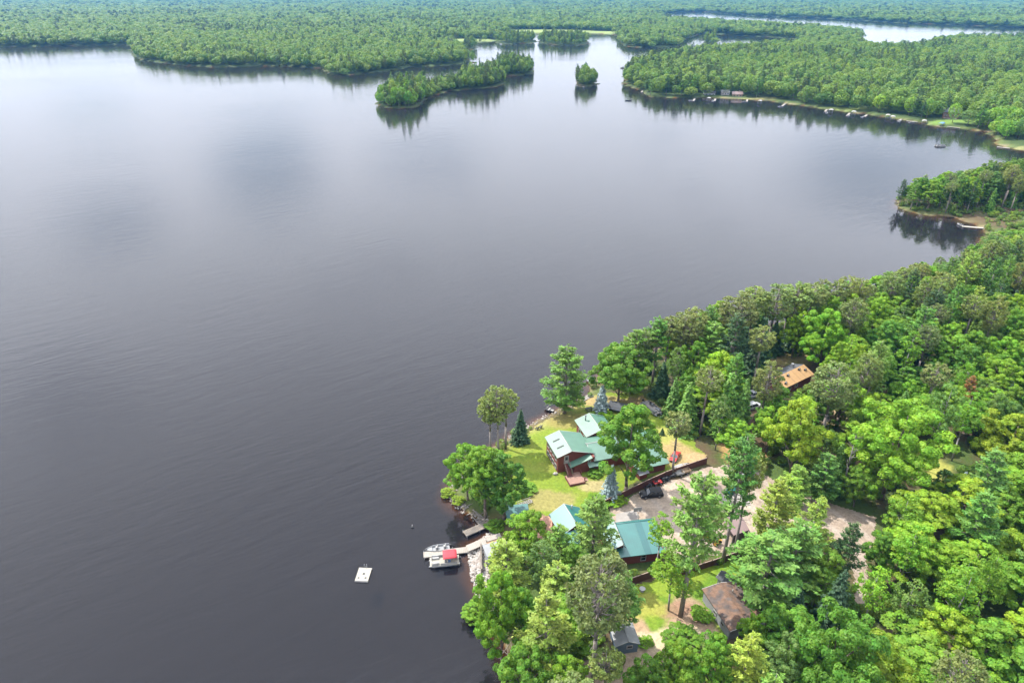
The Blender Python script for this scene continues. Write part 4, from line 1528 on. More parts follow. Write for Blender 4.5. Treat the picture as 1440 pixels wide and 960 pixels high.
# undergrowth: saplings and ferns under the near wood
up_ = []
for i in range(17000):
    x, y = farr.uniform(-15, 330), farr.uniform(40, 480)
    qx, qy = P((x, y, 2.3))
    if not (600 < qx < 1480 and qy < 1100): continue
    up_.append((x, y))
up_ = np.array(up_)
ud = shore(up_[:, 0], up_[:, 1])
qx, qy = Parr(up_[:, 0], up_[:, 1], np.full(len(up_), 2.6))
k = ud > 1.0
OPEN = [np.array(p, float) for p in (LAWN, YARD, DRIVE, [(690, 640), (745, 600), (835, 548), (905, 552), (965, 612), (1080, 655), (1240, 725), (1222, 815), (1195, 812), (1150, 760), (1040, 780), (880, 810), (770, 775), (765, 715), (690, 745)],
                                    CLEAR[1], CLEAR[2], CLEAR[3], [(640, 690), (700, 730), (690, 800), (690, 850), (640, 860)], [(985, 815), (1075, 815), (1090, 880), (1030, 905)], [(860, 880), (935, 880), (960, 915), (880, 950)], CLEAR[6])]
for cp in OPEN:
    k &= ~inpoly(qx, qy, cp)
up_ = up_[k]; ud = ud[k]
us = farr.uniform(.06, .16, len(up_))
mass('undergrowth', 'saplings and low bushes under the trees of the near wood', np.stack([up_[:, 0], up_[:, 1], hgt(up_[:, 0], up_[:, 1], ud) - us * 3, us, us * farr.uniform(1.2, 2.0, len(up_))], 1), crown_of('broadleaf_far', 5), M_FARLEAF)
# ------------------------------------------------------------------ buildings
M_RED = mat('dark red log siding', (.15, .038, .026), .75, .18, 2.0, stripe=(2, .24, .35))
M_REDTRIM = mat('brown red boards', (.12, .035, .028), .8, .2, 2.5)
M_WHITE = mat('white paint', (.58, .57, .55), .6, .08, 3)
M_ROOFG = mat('green ribbed metal roof', (.074, .165, .115), .47, .14, .5, ior=1.66, stripe=(0, .45, .10))
M_ROOFT = mat('teal ribbed metal roof', (.016, .115, .105), .47, .14, .5, ior=1.68, stripe=(0, .45, .10))
M_ROOFT2 = mat('older darker teal roofing', (.010, .085, .085), .5, .12, .6, ior=1.6, stripe=(0, .45, .10))
M_GLASS = mat('dark window glass', (.02, .025, .03), .06, .1, 1, spec=.9)
M_DECK = mat('weathered pink deck boards', (.30, .175, .13), .8, .2, 2, stripe=(0, .3, .3))
M_GREYWOOD = mat('grey weathered boards', (.36, .33, .30), .85, .2, 2, stripe=(0, .3, .3))
M_DARKWOOD = mat('old dark boards', (.13, .115, .10), .85, .25, 1.5, stripe=(0, .35, .3), col2=(.24, .2, .16))
M_PALEWOOD = mat('pale dock boards', (.40, .36, .31), .8, .14, 1.5, stripe=(0, .35, .25))
M_FENCE = mat('dark brown stained boards', (.075, .026, .018), .75, .2, 3, stripe=(0, .32, .45))
M_FENCECAP = mat('pale fence rail', (.34, .25, .2), .8, .2, 3)
M_GREYWALL = mat('pale grey siding', (.45, .47, .48), .7, .1, 2, stripe=(2, .22, .25))
M_LEAFROOF = mat('old roof under brown leaf litter', (.155, .092, .062), .9, .35, 1.2, bump=.5, col2=(.085, .068, .062), scale2=.7)
M_SHINGLE = mat('dark grey shingles', (.065, .07, .078), .85, .2, 3, bump=.3, stripe=(1, .3, .3))
M_PLY = mat('new plywood sheathing', (.50, .30, .13), .7, .10, 1.2, stripe=(0, 2.44, .2))
M_BROWNROOF = mat('brown metal roof', (.20, .135, .125), .5, .08, 1, spec=.5, stripe=(0, .45, .10))
M_BLUEWALL = mat('grey blue siding', (.13, .185, .25), .7, .12, 2, stripe=(2, .22, .25))
M_GREYROOF = mat('grey roofing', (.30, .31, .32), .6, .12, 1.5)
M_BLACK = mat('black plastic', (.02, .02, .022), .6, .2, 3)
M_RUBBER = mat('black rubber', (.018, .018, .018), .85, .2, 6)
M_STEEL = mat('bare aluminium', (.55, .56, .58), .35, .1, 3, metal=.8)
M_GREYMET = mat('dull grey metal', (.33, .34, .35), .5, .12, 2, metal=.3)
M_CREAM = mat('cream deck carpet', (.50, .47, .39), .85, .08, 3)
M_REDCLOTH = mat('red canvas', (.52, .045, .06), .8, .12, 2)
M_BLUECLOTH = mat('blue canvas', (.12, .25, .5), .8, .12, 2)
M_REDPAINT = mat('red car paint', (.38, .028, .024), .4, .08, 2, coat=.2)
M_BLKPAINT = mat('black car paint', (.006, .007, .009), .45, .08, 2, coat=.05, spec=.25)
M_WHTPAINT = mat('white car paint', (.60, .61, .63), .4, .05, 2, coat=.2)
M_YELLOW = mat('yellow machine paint', (.62, .35, .03), .5, .15, 3)
M_TEALTARP = mat('teal tarpaulin', (.03, .26, .24), .7, .2, 2)
M_LAMP = mat('headlamp glass', (.7, .72, .75), .1, .05, 2, spec=.8)
M_STONE = mat('white limestone', (.62, .58, .53), .9, .2, 1.5, col2=(.36, .31, .27), scale2=1.2)
M_TAN = mat('tan plywood', (.45, .32, .2), .8, .2, 2)
M_DRIFT = mat('grey driftwood', (.30, .265, .23), .9, .25, 3)


def gable_wall(b, u0, u1, v, h0, h1, ur, hr, t=.15, base=-.3):
    b.prism([(u0, base), (u1, base), (u1, h1), (ur, hr), (u0, h0)], v - t / 2, v + t / 2, 'y')


def window(parent, u, v, z, w, h, axis='u', m_frame=M_WHITE, out=-1):
    """framed window proud of a wall: axis u = in a wall running along u (facing -v when out=-1)"""
    fb, pb = MB(), MB()
    t = .05
    if axis == 'u':
        for (a0, a1, c0, c1) in ((u - w / 2, u + w / 2, z - h / 2, z - h / 2 + .12), (u - w / 2, u + w / 2, z + h / 2 - .12, z + h / 2),
                                 (u - w / 2, u - w / 2 + .12, z - h / 2 + .12, z + h / 2 - .12), (u + w / 2 - .12, u + w / 2, z - h / 2 + .12, z + h / 2 - .12)):
            fb.b(a0, a1, min(v, v + out * .1), max(v, v + out * .1), c0, c1)
        pb.b(u - w / 2 + .12, u + w / 2 - .12, min(v, v + out * t), max(v, v + out * t), z - h / 2 + .12, z + h / 2 - .12)
        if h > .9: fb.b(u - w / 2 + .12, u + w / 2 - .12, min(v, v + out * .08), max(v, v + out * .08), z - .04, z + .04)
    else:
        for (a0, a1, c0, c1) in ((u - w / 2, u + w / 2, z - h / 2, z - h / 2 + .12), (u - w / 2, u + w / 2, z + h / 2 - .12, z + h / 2),
                                 (u - w / 2, u - w / 2 + .12, z - h / 2 + .12, z + h / 2 - .12), (u + w / 2 - .12, u + w / 2, z - h / 2 + .12, z + h / 2 - .12)):
            fb.b(min(v, v + out * .1), max(v, v + out * .1), a0, a1, c0, c1)
        pb.b(min(v, v + out * t), max(v, v + out * t), u - w / 2 + .12, u + w / 2 - .12, z - h / 2 + .12, z + h / 2 - .12)
    f = fb.build('window', m_frame, parent)
    pb.build('pane', M_GLASS, f)
    return f


def roof2(name, parent, u0, u1, v0, v1, ur, zl, zr, ztop, m, axis='v', th=.16, trim=M_WHITE, ridge=None):
    """gable roof; axis v: ridge runs along v at u=ur, eaves at u0 (height zl) and u1 (height zr); axis u: swap"""
    b = MB()
    if axis == 'v':
        b.slab([(u0, v0, zl), (ur, v0, ztop), (ur, v1, ztop), (u0, v1, zl)], th)
        b.slab([(ur, v0, ztop), (u1, v0, zr), (u1, v1, zr), (ur, v1, ztop)], th)
    else:
        b.slab([(v0, u0, zl), (v1, u0, zl), (v1, ur, ztop), (v0, ur, ztop)], th)
        b.slab([(v0, ur, ztop), (v1, ur, ztop), (v1, u1, zr), (v0, u1, zr)], th)
    o = b.build(name, m, parent)
    c = MB()
    rc_ = c if ridge is None else MB()
    if axis == 'v':
        rc_.cyl((ur, v0 - .02, ztop + .01), (ur, v1 + .02, ztop + .01), .09, n=6)
        for (ua, za, ub, zb) in ((u0, zl, ur, ztop), (ur, ztop, u1, zr)):
            for vv in (v0 - .03, v1 + .03):
                c.tube([(ua, vv, za - .05), (ub, vv, zb - .05)], .07, 4)
    else:
        rc_.cyl((v0 - .02, ur, ztop + .01), (v1 + .02, ur, ztop + .01), .09, n=6)
        for (ua, za, ub, zb) in ((u0, zl, ur, ztop), (ur, ztop, u1, zr)):
            for vv in (v0 - .03, v1 + .03):
                c.tube([(vv, ua, za - .05), (vv, ub, zb - .05)], .07, 4)
    c.build('trim', trim, o)
    if ridge is not None: rc_.build('ridge_cap', ridge, o)
    return o


# ---- the red log house
o_ = GP(784.5, 664.5)
house = thing('log_house', 'red log house with green metal roofs and an outside stair, on the lakeside lawn', 'house', o_, R(17))
wl = MB()
wl.b(-.08, .08, .1, 7.5, -.3, 4.62)                 # left side wall
wl.b(8.05, 8.2, .1, 7.5, -.3, 3.9)
gable_wall(wl, -.08, 8.2, 0.0, 4.6, 3.98, 3.0, 5.55)
gable_wall(wl, -.08, 8.2, 7.55, 4.6, 3.98, 3.0, 5.55)
wl.build('wall', M_RED, house)
roof2('roof', house, -.5, 8.6, -.5, 7.9, 3.0, 4.62, 4.02, 5.8, M_ROOFG)
# skylight slits on the left slope
for vv in (2.2, 4.9):
    MB().slab([(.5, vv, 5.06), (2.1, vv, 5.59), (2.1, vv + .35, 5.59), (.5, vv + .35, 5.06)], .05).build('skylight', M_BLACK, house)
# front bay with its slanting roof
bw = MB()
bw.prism([(3.3, -.3), (8.2, -.3), (8.2, 3.9), (7.3, 3.78), (3.3, 2.55)], -1.6, -.08, 'y')
bw.build('wall', M_RED, house)
pr = MB().slab([(2.2, -2.0, 2.35), (7.5, -2.0, 3.95), (7.5, -.12, 3.95), (2.2, -.12, 2.35)], .14)
pr.build('porch_roof', M_ROOFG, house)
mw = MB()
mw.b(8.2, 15.9, -1.6, 7.0, -.3, 3.0)
mw.build('wall', M_RED, house)
roof2('roof', house, -2.1, 7.4, 8.0, 16.2, 2.7, 3.0, 3.0, 4.5, M_ROOFG, axis='u')
MB().slab([(6.4, -2.9, 2.15), (10.0, -2.9, 2.15), (10.0, -1.62, 2.55), (6.4, -1.62, 2.55)], .12).build('pent_roof', M_ROOFG, house)
window(house, 6.9, -1.61, 3.05, .8, 1.0)
window(house, 8.7, -1.61, 2.85, 1.2, .5)
for vv in (1.3, 3.0, 4.7, 6.3):
    window(house, vv, -.09, 3.4, 1.2, 1.3, 'v')
    window(house, vv, -.09, 1.1, 1.2, 1.2, 'v')
dr = MB().b(1.35, 2.45, -.16, -.08, 2.35, 4.45).build('door', M_WHITE, house)
MB().b(1.6, 2.2, -.2, -.16, 3.3, 4.2).build('pane', M_GLASS, dr)
dr = MB().b(2.75, 3.28, -.16, -.08, .65, 2.4).build('door', M_GREYWOOD, house)
MB().b(2.85, 3.18, -.19, -.16, 1.5, 2.2).build('pane', M_GLASS, dr)
# outside stair down to the deck
st = MB()
for i in range(11):
    t = i / 10
    st.b(1.45, 2.35, -.35 - t * 2.5, -.08 - t * 2.5, 2.2 - t * 1.5, 2.28 - t * 1.5)
for uu in (1.36, 2.36):
    st.slab([(uu, -.05, 2.36), (uu + .08, -.05, 2.36), (uu + .08, -2.95, .62), (uu, -2.95, .62)], .26)
sto = st.build('stair', M_REDTRIM, house)
rl = MB()
for uu in (1.3, 2.46):
    rl.tube([(uu, -.05, 3.3), (uu, -2.95, 1.62)], .055, 5)
    for i in range(7):
        t = i / 6
        rl.cyl((uu, -.1 - t * 2.8, 2.2 - t * 1.6), (uu, -.1 - t * 2.8, 3.28 - t * 1.63), .035, n=5)
rl.build('railing', M_FENCECAP, sto)
dk = MB()
dk.b(.9, 4.5, -5.4, -2.2, .45, .6)
dk.b(3.0, 4.5, -2.2, -1.65, .45, .597)
for uu in (1.0, 4.4):
    for vv in (-5.3, -2.4): dk.b(uu - .08, uu + .08, vv - .08, vv + .08, -.4, .449)
dk.b(4.52, 5.1, -4.8, -3.4, .2, .32); dk.b(5.12, 5.6, -4.8, -3.4, -.1, .1)
dko = dk.build('deck', M_DECK, house)
sk = MB()
sk.b(.86, 4.54, -5.48, -5.41, -.2, .5); sk.b(.82, .89, -5.4, -2.2, -.2, .5)
sk.build('skirt', M_REDTRIM, dko)
rl = MB()
for (p, q) in (((4.45, -3.2), (4.45, -2.2)), ((4.45, -5.35), (4.45, -4.9)), ((4.5, -2.25), (4.5, -1.7))):
    rl.tube([(*p, 1.5), (*q, 1.5)], .05, 5)
    for i in range(5):
        t = i / 4
        x, y = p[0] + (q[0] - p[0]) * t, p[1] + (q[1] - p[1]) * t
        rl.cyl((x, y, .6), (x, y, 1.5), .035, n=5)
rl.build('railing', M_REDTRIM, dko)
# rear wing
rw = MB()
rw.b(10.0, 16.7, 7.0, 13.6, -.3, 3.2)
gable_wall(rw, 10.0, 16.7, 13.6, 3.2, 3.2, 13.3, 4.5)
rw.build('wall', M_RED, house)
roof2('roof', house, 9.5, 17.2, 6.6, 14.1, 13.3, 3.4, 3.3, 4.75, M_ROOFG)
window(house, 8.6, 9.99, 1.7, 1.3, 1.3, 'v'); window(house, 11.5, 9.99, 1.7, 1.3, 1.3, 'v')
ch = MB(); ch.cyl((11.6, 12.2, 3.8), (11.6, 12.2, 5.6), .16, n=10); ch.cyl((11.6, 12.2, 5.55), (11.6, 12.2, 5.75), .26, n=10)
ch.build('chimney', M_STEEL, house)
# garage wing
gw = MB()
gw.b(16.0, 23.5, -6.6, 7.4, -.3, 2.9)
gable_wall(gw, -6.6, 7.4, 0, 2.9, 2.9, .6, 4.5) if False else None
gw.prism([(-6.6, 2.9), (.6, 4.5), (7.4, 2.9)], 16.0, 16.12, 'x'); gw.prism([(-6.6, 2.9), (.6, 4.5), (7.4, 2.9)], 23.38, 23.5, 'x')
gw.build('wall', M_RED, house)
roof2('roof', house, -7.6, 8.0, 15.6, 23.9, .6, 2.95, 2.9, 4.75, M_ROOFG, axis='u')
MB().b(18.0, 21.5, -6.66, -6.6, 0, 2.3).build('garage_door', M_REDTRIM, house)

# ---- teal roofed garage
o_ = GP(866, 798)
gar = thing('log_garage', 'red log garage with a bright teal metal roof and one white window', 'garage', o_, R(9))
w = MB()
w.b(.2, 9.4, .55, .7, -.4, 2.75); w.b(.2, .35, .7, 7.9, -.3, 3.0); w.b(9.25, 9.4, .7, 7.9, -.3, 3.0); w.b(.35, 9.25, 7.75, 7.9, -.3, 3.2)
w.prism([(.7, 2.7), (7.0, 4.1), (7.9, 3.2), (7.9, 2.9), (.7, 2.6)], 9.26, 9.39, 'x')
w.build('wall', M_RED, gar)
rf = roof2('roof', gar, -.1, 8.5, -.15, 9.8, 7.0, 2.62, 3.35, 4.32, M_ROOFT, axis='u', trim=M_ROOFT)
MB().slab([(5.6, -.12, 2.66), (6.9, -.12, 2.66), (6.9, 6.9, 4.33), (5.6, 6.9, 4.33)], .03).build('roof_panel', M_ROOFT2, gar)
e = MB()
e.b(-.9, .19, 1.6, 7.8, -.3, 3.5); e.prism([(-.9, 3.5), (1.75, 3.3), (1.45, 4.6)], 1.6, 7.8, 'y')
e.build('wall', M_RED, gar)
roof2('dormer_roof', gar, -1.25, 1.95, .9, 8.2, 1.4, 3.62, 4.05, 4.85, M_ROOFT, trim=M_WHITE)
window(gar, 5.5, .55, 1.35, 1.1, 1.7)

# ---- teal roofed cabin
cab = thing('log_cabin', 'low log cabin with teal metal roof half hidden by pines', 'cabin', o_, R(20))
w = MB()
w.b(-6.8, -1.2, 9.2, 14.9, -.4, 2.5)
gable_wall(w, -6.8, -1.2, 9.3, 2.5, 2.5, -4.2, 4.2); gable_wall(w, -6.8, -1.2, 14.8, 2.5, 2.5, -4.2, 4.2)
w.b(-7.0, -3.0, 5.3, 9.15, -.4, 2.2)
w.build('wall', M_RED, cab)
roof2('roof', cab, -7.5, -.6, 8.9, 15.3, -4.2, 2.5, 2.45, 4.5, M_ROOFT)
MB().slab([(-7.5, 4.8, 2.25), (-2.6, 4.8, 2.25), (-2.6, 8.95, 3.2), (-7.5, 8.95, 3.2)], .14).build('porch_roof', M_ROOFT, cab)
window(cab, 11.0, -6.81, 1.4, 1.2, 1.1, 'v'); window(cab, 13.2, -6.81, 1.4, 1.2, 1.1, 'v')
MB().cyl((-3.0, 14.0, 3.4), (-3.0, 14.0, 4.9), .14, n=9).build('chimney', M_WHITE, cab)

# ---- small boathouse with teal roof on the bank
p = GP(727, 731)
bh = thing('boathouse', 'small boathouse with teal roof tucked in the bank by the dock', 'boathouse', p, R(8))
w = MB(); w.b(-1.9, 2.2, -.9, 2.0, -.8, 1.7); w.build('wall', M_DARKWOOD, bh)
MB().slab([(-2.3, -1.4, 1.75), (2.6, -1.4, 1.75), (2.6, 2.3, 2.2), (-2.3, 2.3, 2.2)], .12).build('roof', M_ROOFT, bh)
MB().b(-1.0, .2, -.95, -.9, -.3, 1.4).build('door', M_BLACK, bh)
# ---- pump house
p = G(697, 780, 2.3)
ph = thing('pump_house', 'low grey pump house with flat grey roof beside the riprap', 'shed', p, R(20))
MB().b(-1.9, 1.9, -1.2, 1.3, -.8, 1.55).build('wall', M_GREYWALL, ph)
MB().slab([(-2.2, -1.5, 1.65), (2.2, -1.5, 1.65), (2.2, 1.6, 1.85), (-2.2, 1.6, 1.85)], .13).build('roof', M_GREYROOF, ph)
MB().b(-.5, .5, -1.25, -1.2, -.2, 1.3).build('door', M_BLACK, ph)

# ---- well house against the fence
p = GP(901, 670)
wh = thing('well_house', 'tiny well house with pale grey roof behind the brown fence', 'shed', p, R(25))
MB().b(-1.0, 1.0, -.9, .9, -.3, 1.6).build('wall', M_RED, wh)
MB().slab([(-1.35, -1.3, 1.62), (1.35, -1.3, 1.62), (1.35, 1.3, 2.15), (-1.35, 1.3, 2.15)], .1).build('roof', M_GREYROOF, wh)

# ---- curved roof shelter behind the house
p = GP(869, 577)
sl = thing('storage_shelter', 'small shelter with curved dark roof behind the red log house', 'shelter', p, R(-24))
prof = [(-1.9, 1.2), (-1.35, 1.75), (-.5, 2.25), (.0, 2.35), (.5, 2.25), (1.35, 1.75), (1.9, 1.2)]
b = MB()
rings = [[(x, y, z) for (y, z) in prof] + [(x, y, z - .08) for (y, z) in reversed(prof)] for x in (-2.4, 2.4)]
b.loft(rings, smooth=False)
b.build('roof', M_SHINGLE, sl)
MB().prism([(-1.6, -.3), (1.6, -.3), (1.6, 1.3), (.0, 2.15), (-1.6, 1.3)], 1.95, 2.05, 'x').build('end_wall', M_TAN, sl)
MB().prism([(-1.6, -.3), (1.6, -.3), (1.6, 1.3), (.0, 2.15), (-1.6, 1.3)], -2.05, -1.95, 'x').build('end_wall', M_REDTRIM, sl)

# ---- cabin getting a new roof
e0 = G(1104, 546, 5.1); r0 = G(1092, 530, 6.6)
az = R(35)
dv = (r0 - e0); dep_v = -dv.x * math.sin(az) + dv.y * math.cos(az)
dep_v = max(3.6, min(5.5, dep_v))
pc = thing('reroofed_cabin', 'cabin with one roof slope of bare plywood and the other of dark shingles', 'cabin', (e0.x, e0.y, 2.35), az)
Lc = 13.2
w = MB()
w.b(.4, Lc - .4, .5, 2 * dep_v - .5, -.3, 2.6)
for uu in (.4, Lc - .55): w.prism([(.5, 2.6), (2 * dep_v - .5, 2.6), (dep_v, 4.05)], uu, uu + .15, 'x')
w.build('wall', M_REDTRIM, pc)
MB().slab([(0, 0, 2.75), (Lc, 0, 2.75), (Lc, dep_v, 4.25), (0, dep_v, 4.25)], .16).build('plywood_slope', M_PLY, pc)
MB().slab([(0, dep_v + .01, 4.25), (Lc, dep_v + .01, 4.25), (Lc, 2 * dep_v, 2.75), (0, 2 * dep_v, 2.75)], .16).build('shingle_slope', M_SHINGLE, pc)
MB().b(9.4, 10.1, dep_v + .9, dep_v + 1.6, 3.2, 5.0).build('chimney', M_GREYROOF, pc)
for (uu, vv) in ((3.0, 3.5), (6.0, 4.3)): window(pc, uu, .49, 1.4, 1.3, 1.1)
slp = 1.5 / dep_v
for n_, (uu, vv, lb) in enumerate(((1.6, 1.0, 'bundle of dark shingles near the low left corner of the plywood roof'), (2.3, dep_v - .9, 'bundle of shingles near the left end of the plywood roof ridge'),
                      (4.6, dep_v - 1.0, 'bundle of shingles right of the first one below the plywood ridge'), (9.9, dep_v - .8, 'bundle of shingles at the right end of the plywood ridge'),
                      (11.6, 2.0, 'bundle of shingles near the right edge of the plywood roof'))):
    zz_ = 2.35 + 2.75 + slp * vv
    q = Matrix.Rotation(az, 4, 'Z') @ Vector((uu, vv, 0))
    so_ = thing('shingle_bundle', lb, 'shingle bundle', (e0.x + q.x, e0.y + q.y, zz_ + .02), az, 'shingle bundles on the plywood roof')
    b = MB()
    for k in range(3): b.box((0, 0, .09 + k * .13), (.95, .36, .12), rz=.1 * k, rx=math.atan(slp))
    b.build('shingles', M_BLACK, so_)
    MB().box((0, 0, .44), (.3, .4, .02), rx=math.atan(slp)).build('wrapper', M_GREYROOF, so_)

# ---- brown carport
q = [G(x, y, 5.0) for x, y in ((1032, 752), (1054, 744), (1035, 711), (1008, 721))]
o0 = Vector((sum(p.x for p in q) / 4, sum(p.y for p in q) / 4, 2.35))
cp_ = thing('carport', 'open carport with brown metal roof behind the two bare trunked pines', 'carport', o0)
ql = [(p.x - o0.x, p.y - o0.y) for p in q]
zc_ = (2.55, 2.55, 2.9, 2.9)
MB().slab([(ql[i][0], ql[i][1], zc_[i]) for i in range(4)], .14).build('roof', M_BROWNROOF, cp_)
b = MB()
for i in range(4):
    x, y = ql[i][0] * .88, ql[i][1] * .9
    b.b(x - .09, x + .09, y - .09, y + .09, -.3, 2.42)
b.build('post', M_DARKWOOD, cp_)
b = MB()
pa, pb_ = Vector((*ql[1], 0)) * .88, Vector((*ql[0], 0)) * .88
b.slab([(pa.x, pa.y, 2.35), (pa.x, pa.y + .12, 2.35), (pb_.x, pb_.y + .12, 2.35), (pb_.x, pb_.y, 2.35)], .0) if False else None
dirv = (pb_ - pa); mid = (pa + pb_) / 2
b.box((mid.x, mid.y + .25, 1.05), (dirv.length, .1, 2.5), rz=math.atan2(dirv.y, dirv.x))
b.build('end_wall', M_DARKWOOD, cp_)
b = MB()
pa, pb_ = Vector((*ql[1], 0)) * .86, Vector((*ql[2], 0)) * .86
dirv = (pb_ - pa); mid = (pa + pb_) / 2
b.box((mid.x, mid.y, 1.0), (dirv.length, .1, 2.4), rz=math.atan2(dirv.y, dirv.x))
b.build('side_wall', M_REDTRIM, cp_)

# ---- grey barn
c0 = G(1026.7, 887, 4.95)
bn = thing('grey_barn', 'long low grey barn with brown leaf litter all over its roof', 'barn', (c0.x, c0.y, 2.25), R(15))
w = MB()
w.b(.25, .4, .4, 9.0, -.3, 2.55); w.b(6.6, 6.75, .4, 9.0, -.3, 2.55)
gable_wall(w, .25, 6.75, .4, 2.5, 2.5, 3.5, 3.0); gable_wall(w, .25, 6.75, 9.0, 2.5, 2.5, 3.5, 3.0)
w.build('wall', M_GREYWALL, bn)
roof2('roof', bn, 0, 7.0, 0, 9.4, 3.5, 2.62, 2.62, 3.2, M_LEAFROOF, trim=M_WHITE, ridge=M_LEAFROOF)
MB().b(2.2, 4.8, .26, .325, -.2, 2.0).build('barn_door', M_SHINGLE, bn)
for vv in (2.5, 5.0): window(bn, vv, .25, 1.5, 1.0, .8, 'v')
MB().cyl((4.6, 7.0, 2.8), (4.6, 7.0, 3.7), .09, n=8).build('vent_pipe', M_WHITE, bn)
# ---- small grey shed behind it
p = GP(1019, 822)
s2 = thing('garden_shed', 'small grey garden shed with slate grey gable roof behind the grey barn', 'shed', p, R(35))
w = MB(); w.b(-1.0, 1.0, -.9, .9, -.2, 1.7); gable_wall(w, -1, 1, -.9, 1.7, 1.7, 0, 2.4); gable_wall(w, -1, 1, .9, 1.7, 1.7, 0, 2.4)
w.build('wall', M_GREYWALL, s2)
roof2('roof', s2, -1.3, 1.3, -1.2, 1.2, 0, 1.65, 1.65, 2.6, M_SHINGLE, ridge=M_SHINGLE)
MB().b(-.35, .35, -1.02, -.975, 0, 1.5).build('door', M_WHITE, s2)
# ---- blue shed
p = GP(882, 918)
bs = thing('blue_shed', 'grey blue shed with a white framed window below the big grey pine', 'shed', p, R(8))
w = MB(); w.b(-1.9, 1.7, .1, 3.8, -.3, 2.2); gable_wall(w, -1.9, 1.7, .1, 2.2, 2.2, -.1, 3.0); gable_wall(w, -1.9, 1.7, 3.8, 2.2, 2.2, -.1, 3.0)
w.build('wall', M_BLUEWALL, bs)
roof2('roof', bs, -2.2, 2.0, -.2, 4.1, -.1, 2.2, 2.2, 3.15, M_GREYROOF, ridge=M_GREYROOF)
window(bs, .3, .02, 1.5, 1.1, .8)

# ------------------------------------------------------------------ fences
def fence(pxs, label, h=1.85, zoff=0.0):
    pts = [GP(x, y) for x, y in pxs]
    o0 = pts[0].copy()
    f = thing('board_fence', label, 'fence', o0, 0)
    pb, cb = MB(), MB()
    for i in range(len(pts) - 1):
        a, c = pts[i] - o0, pts[i + 1] - o0
        d = c - a; L_ = math.hypot(d.x, d.y); an = math.atan2(d.y, d.x)
        n = max(1, int(L_ / 2.4)); 
        for k in range(n):
            t0, t1 = k / n, (k + 1) / n
            m_ = a + d * ((t0 + t1) / 2)
            pb2 = MB().box((0, 0, h / 2), (L_ / n - .06, .06, h))
            po = pb2.build('panel', M_FENCE, f, (m_.x, m_.y, m_.z - .12)); po.rotation_euler = (0, 0, an)
        for k in range(n + 1):
            m_ = a + d * (k / n)
            po = MB().box((0, 0, h / 2 + .05), (.13, .13, h + .25)).build('post', M_FENCE, f, (m_.x, m_.y, m_.z - .1)); po.rotation_euler = (0, 0, an)
        m_ = a + d * .5
        po = MB().box((0, 0, h + .0), (L_, .16, .06)).build('cap_rail', M_FENCECAP, f, (m_.x, m_.y, m_.z - .05)); po.rotation_euler = (0, 0, an)
    return f


fence([(838, 718), (872, 702), (905, 686), (935, 672), (993, 652)], 'long dark brown board fence between the red log house and the gravel yard')
fence([(883, 824), (916, 812)], 'short stretch of dark brown board fence below the teal garage')
fence([(958, 810), (1000, 796), (1049, 779)], 'dark brown board fence along the top of the green meadow', 1.6)
fence([(1133, 757), (1150, 752)], 'end of a dark brown board fence at the gravel turnaround', 1.7)
# ------------------------------------------------------------------ vehicles
def wheel(parent, x, y, r, wd, m_rim=M_STEEL):
    t = MB().cyl((0, -wd / 2, 0), (0, wd / 2, 0), r, n=18).build('wheel', M_RUBBER, parent, (x, y, r))
    MB().cyl((0, -wd / 2 - .012, 0), (0, wd / 2 + .012, 0), r * .62, n=14).build('rim', m_rim, t)
    return t


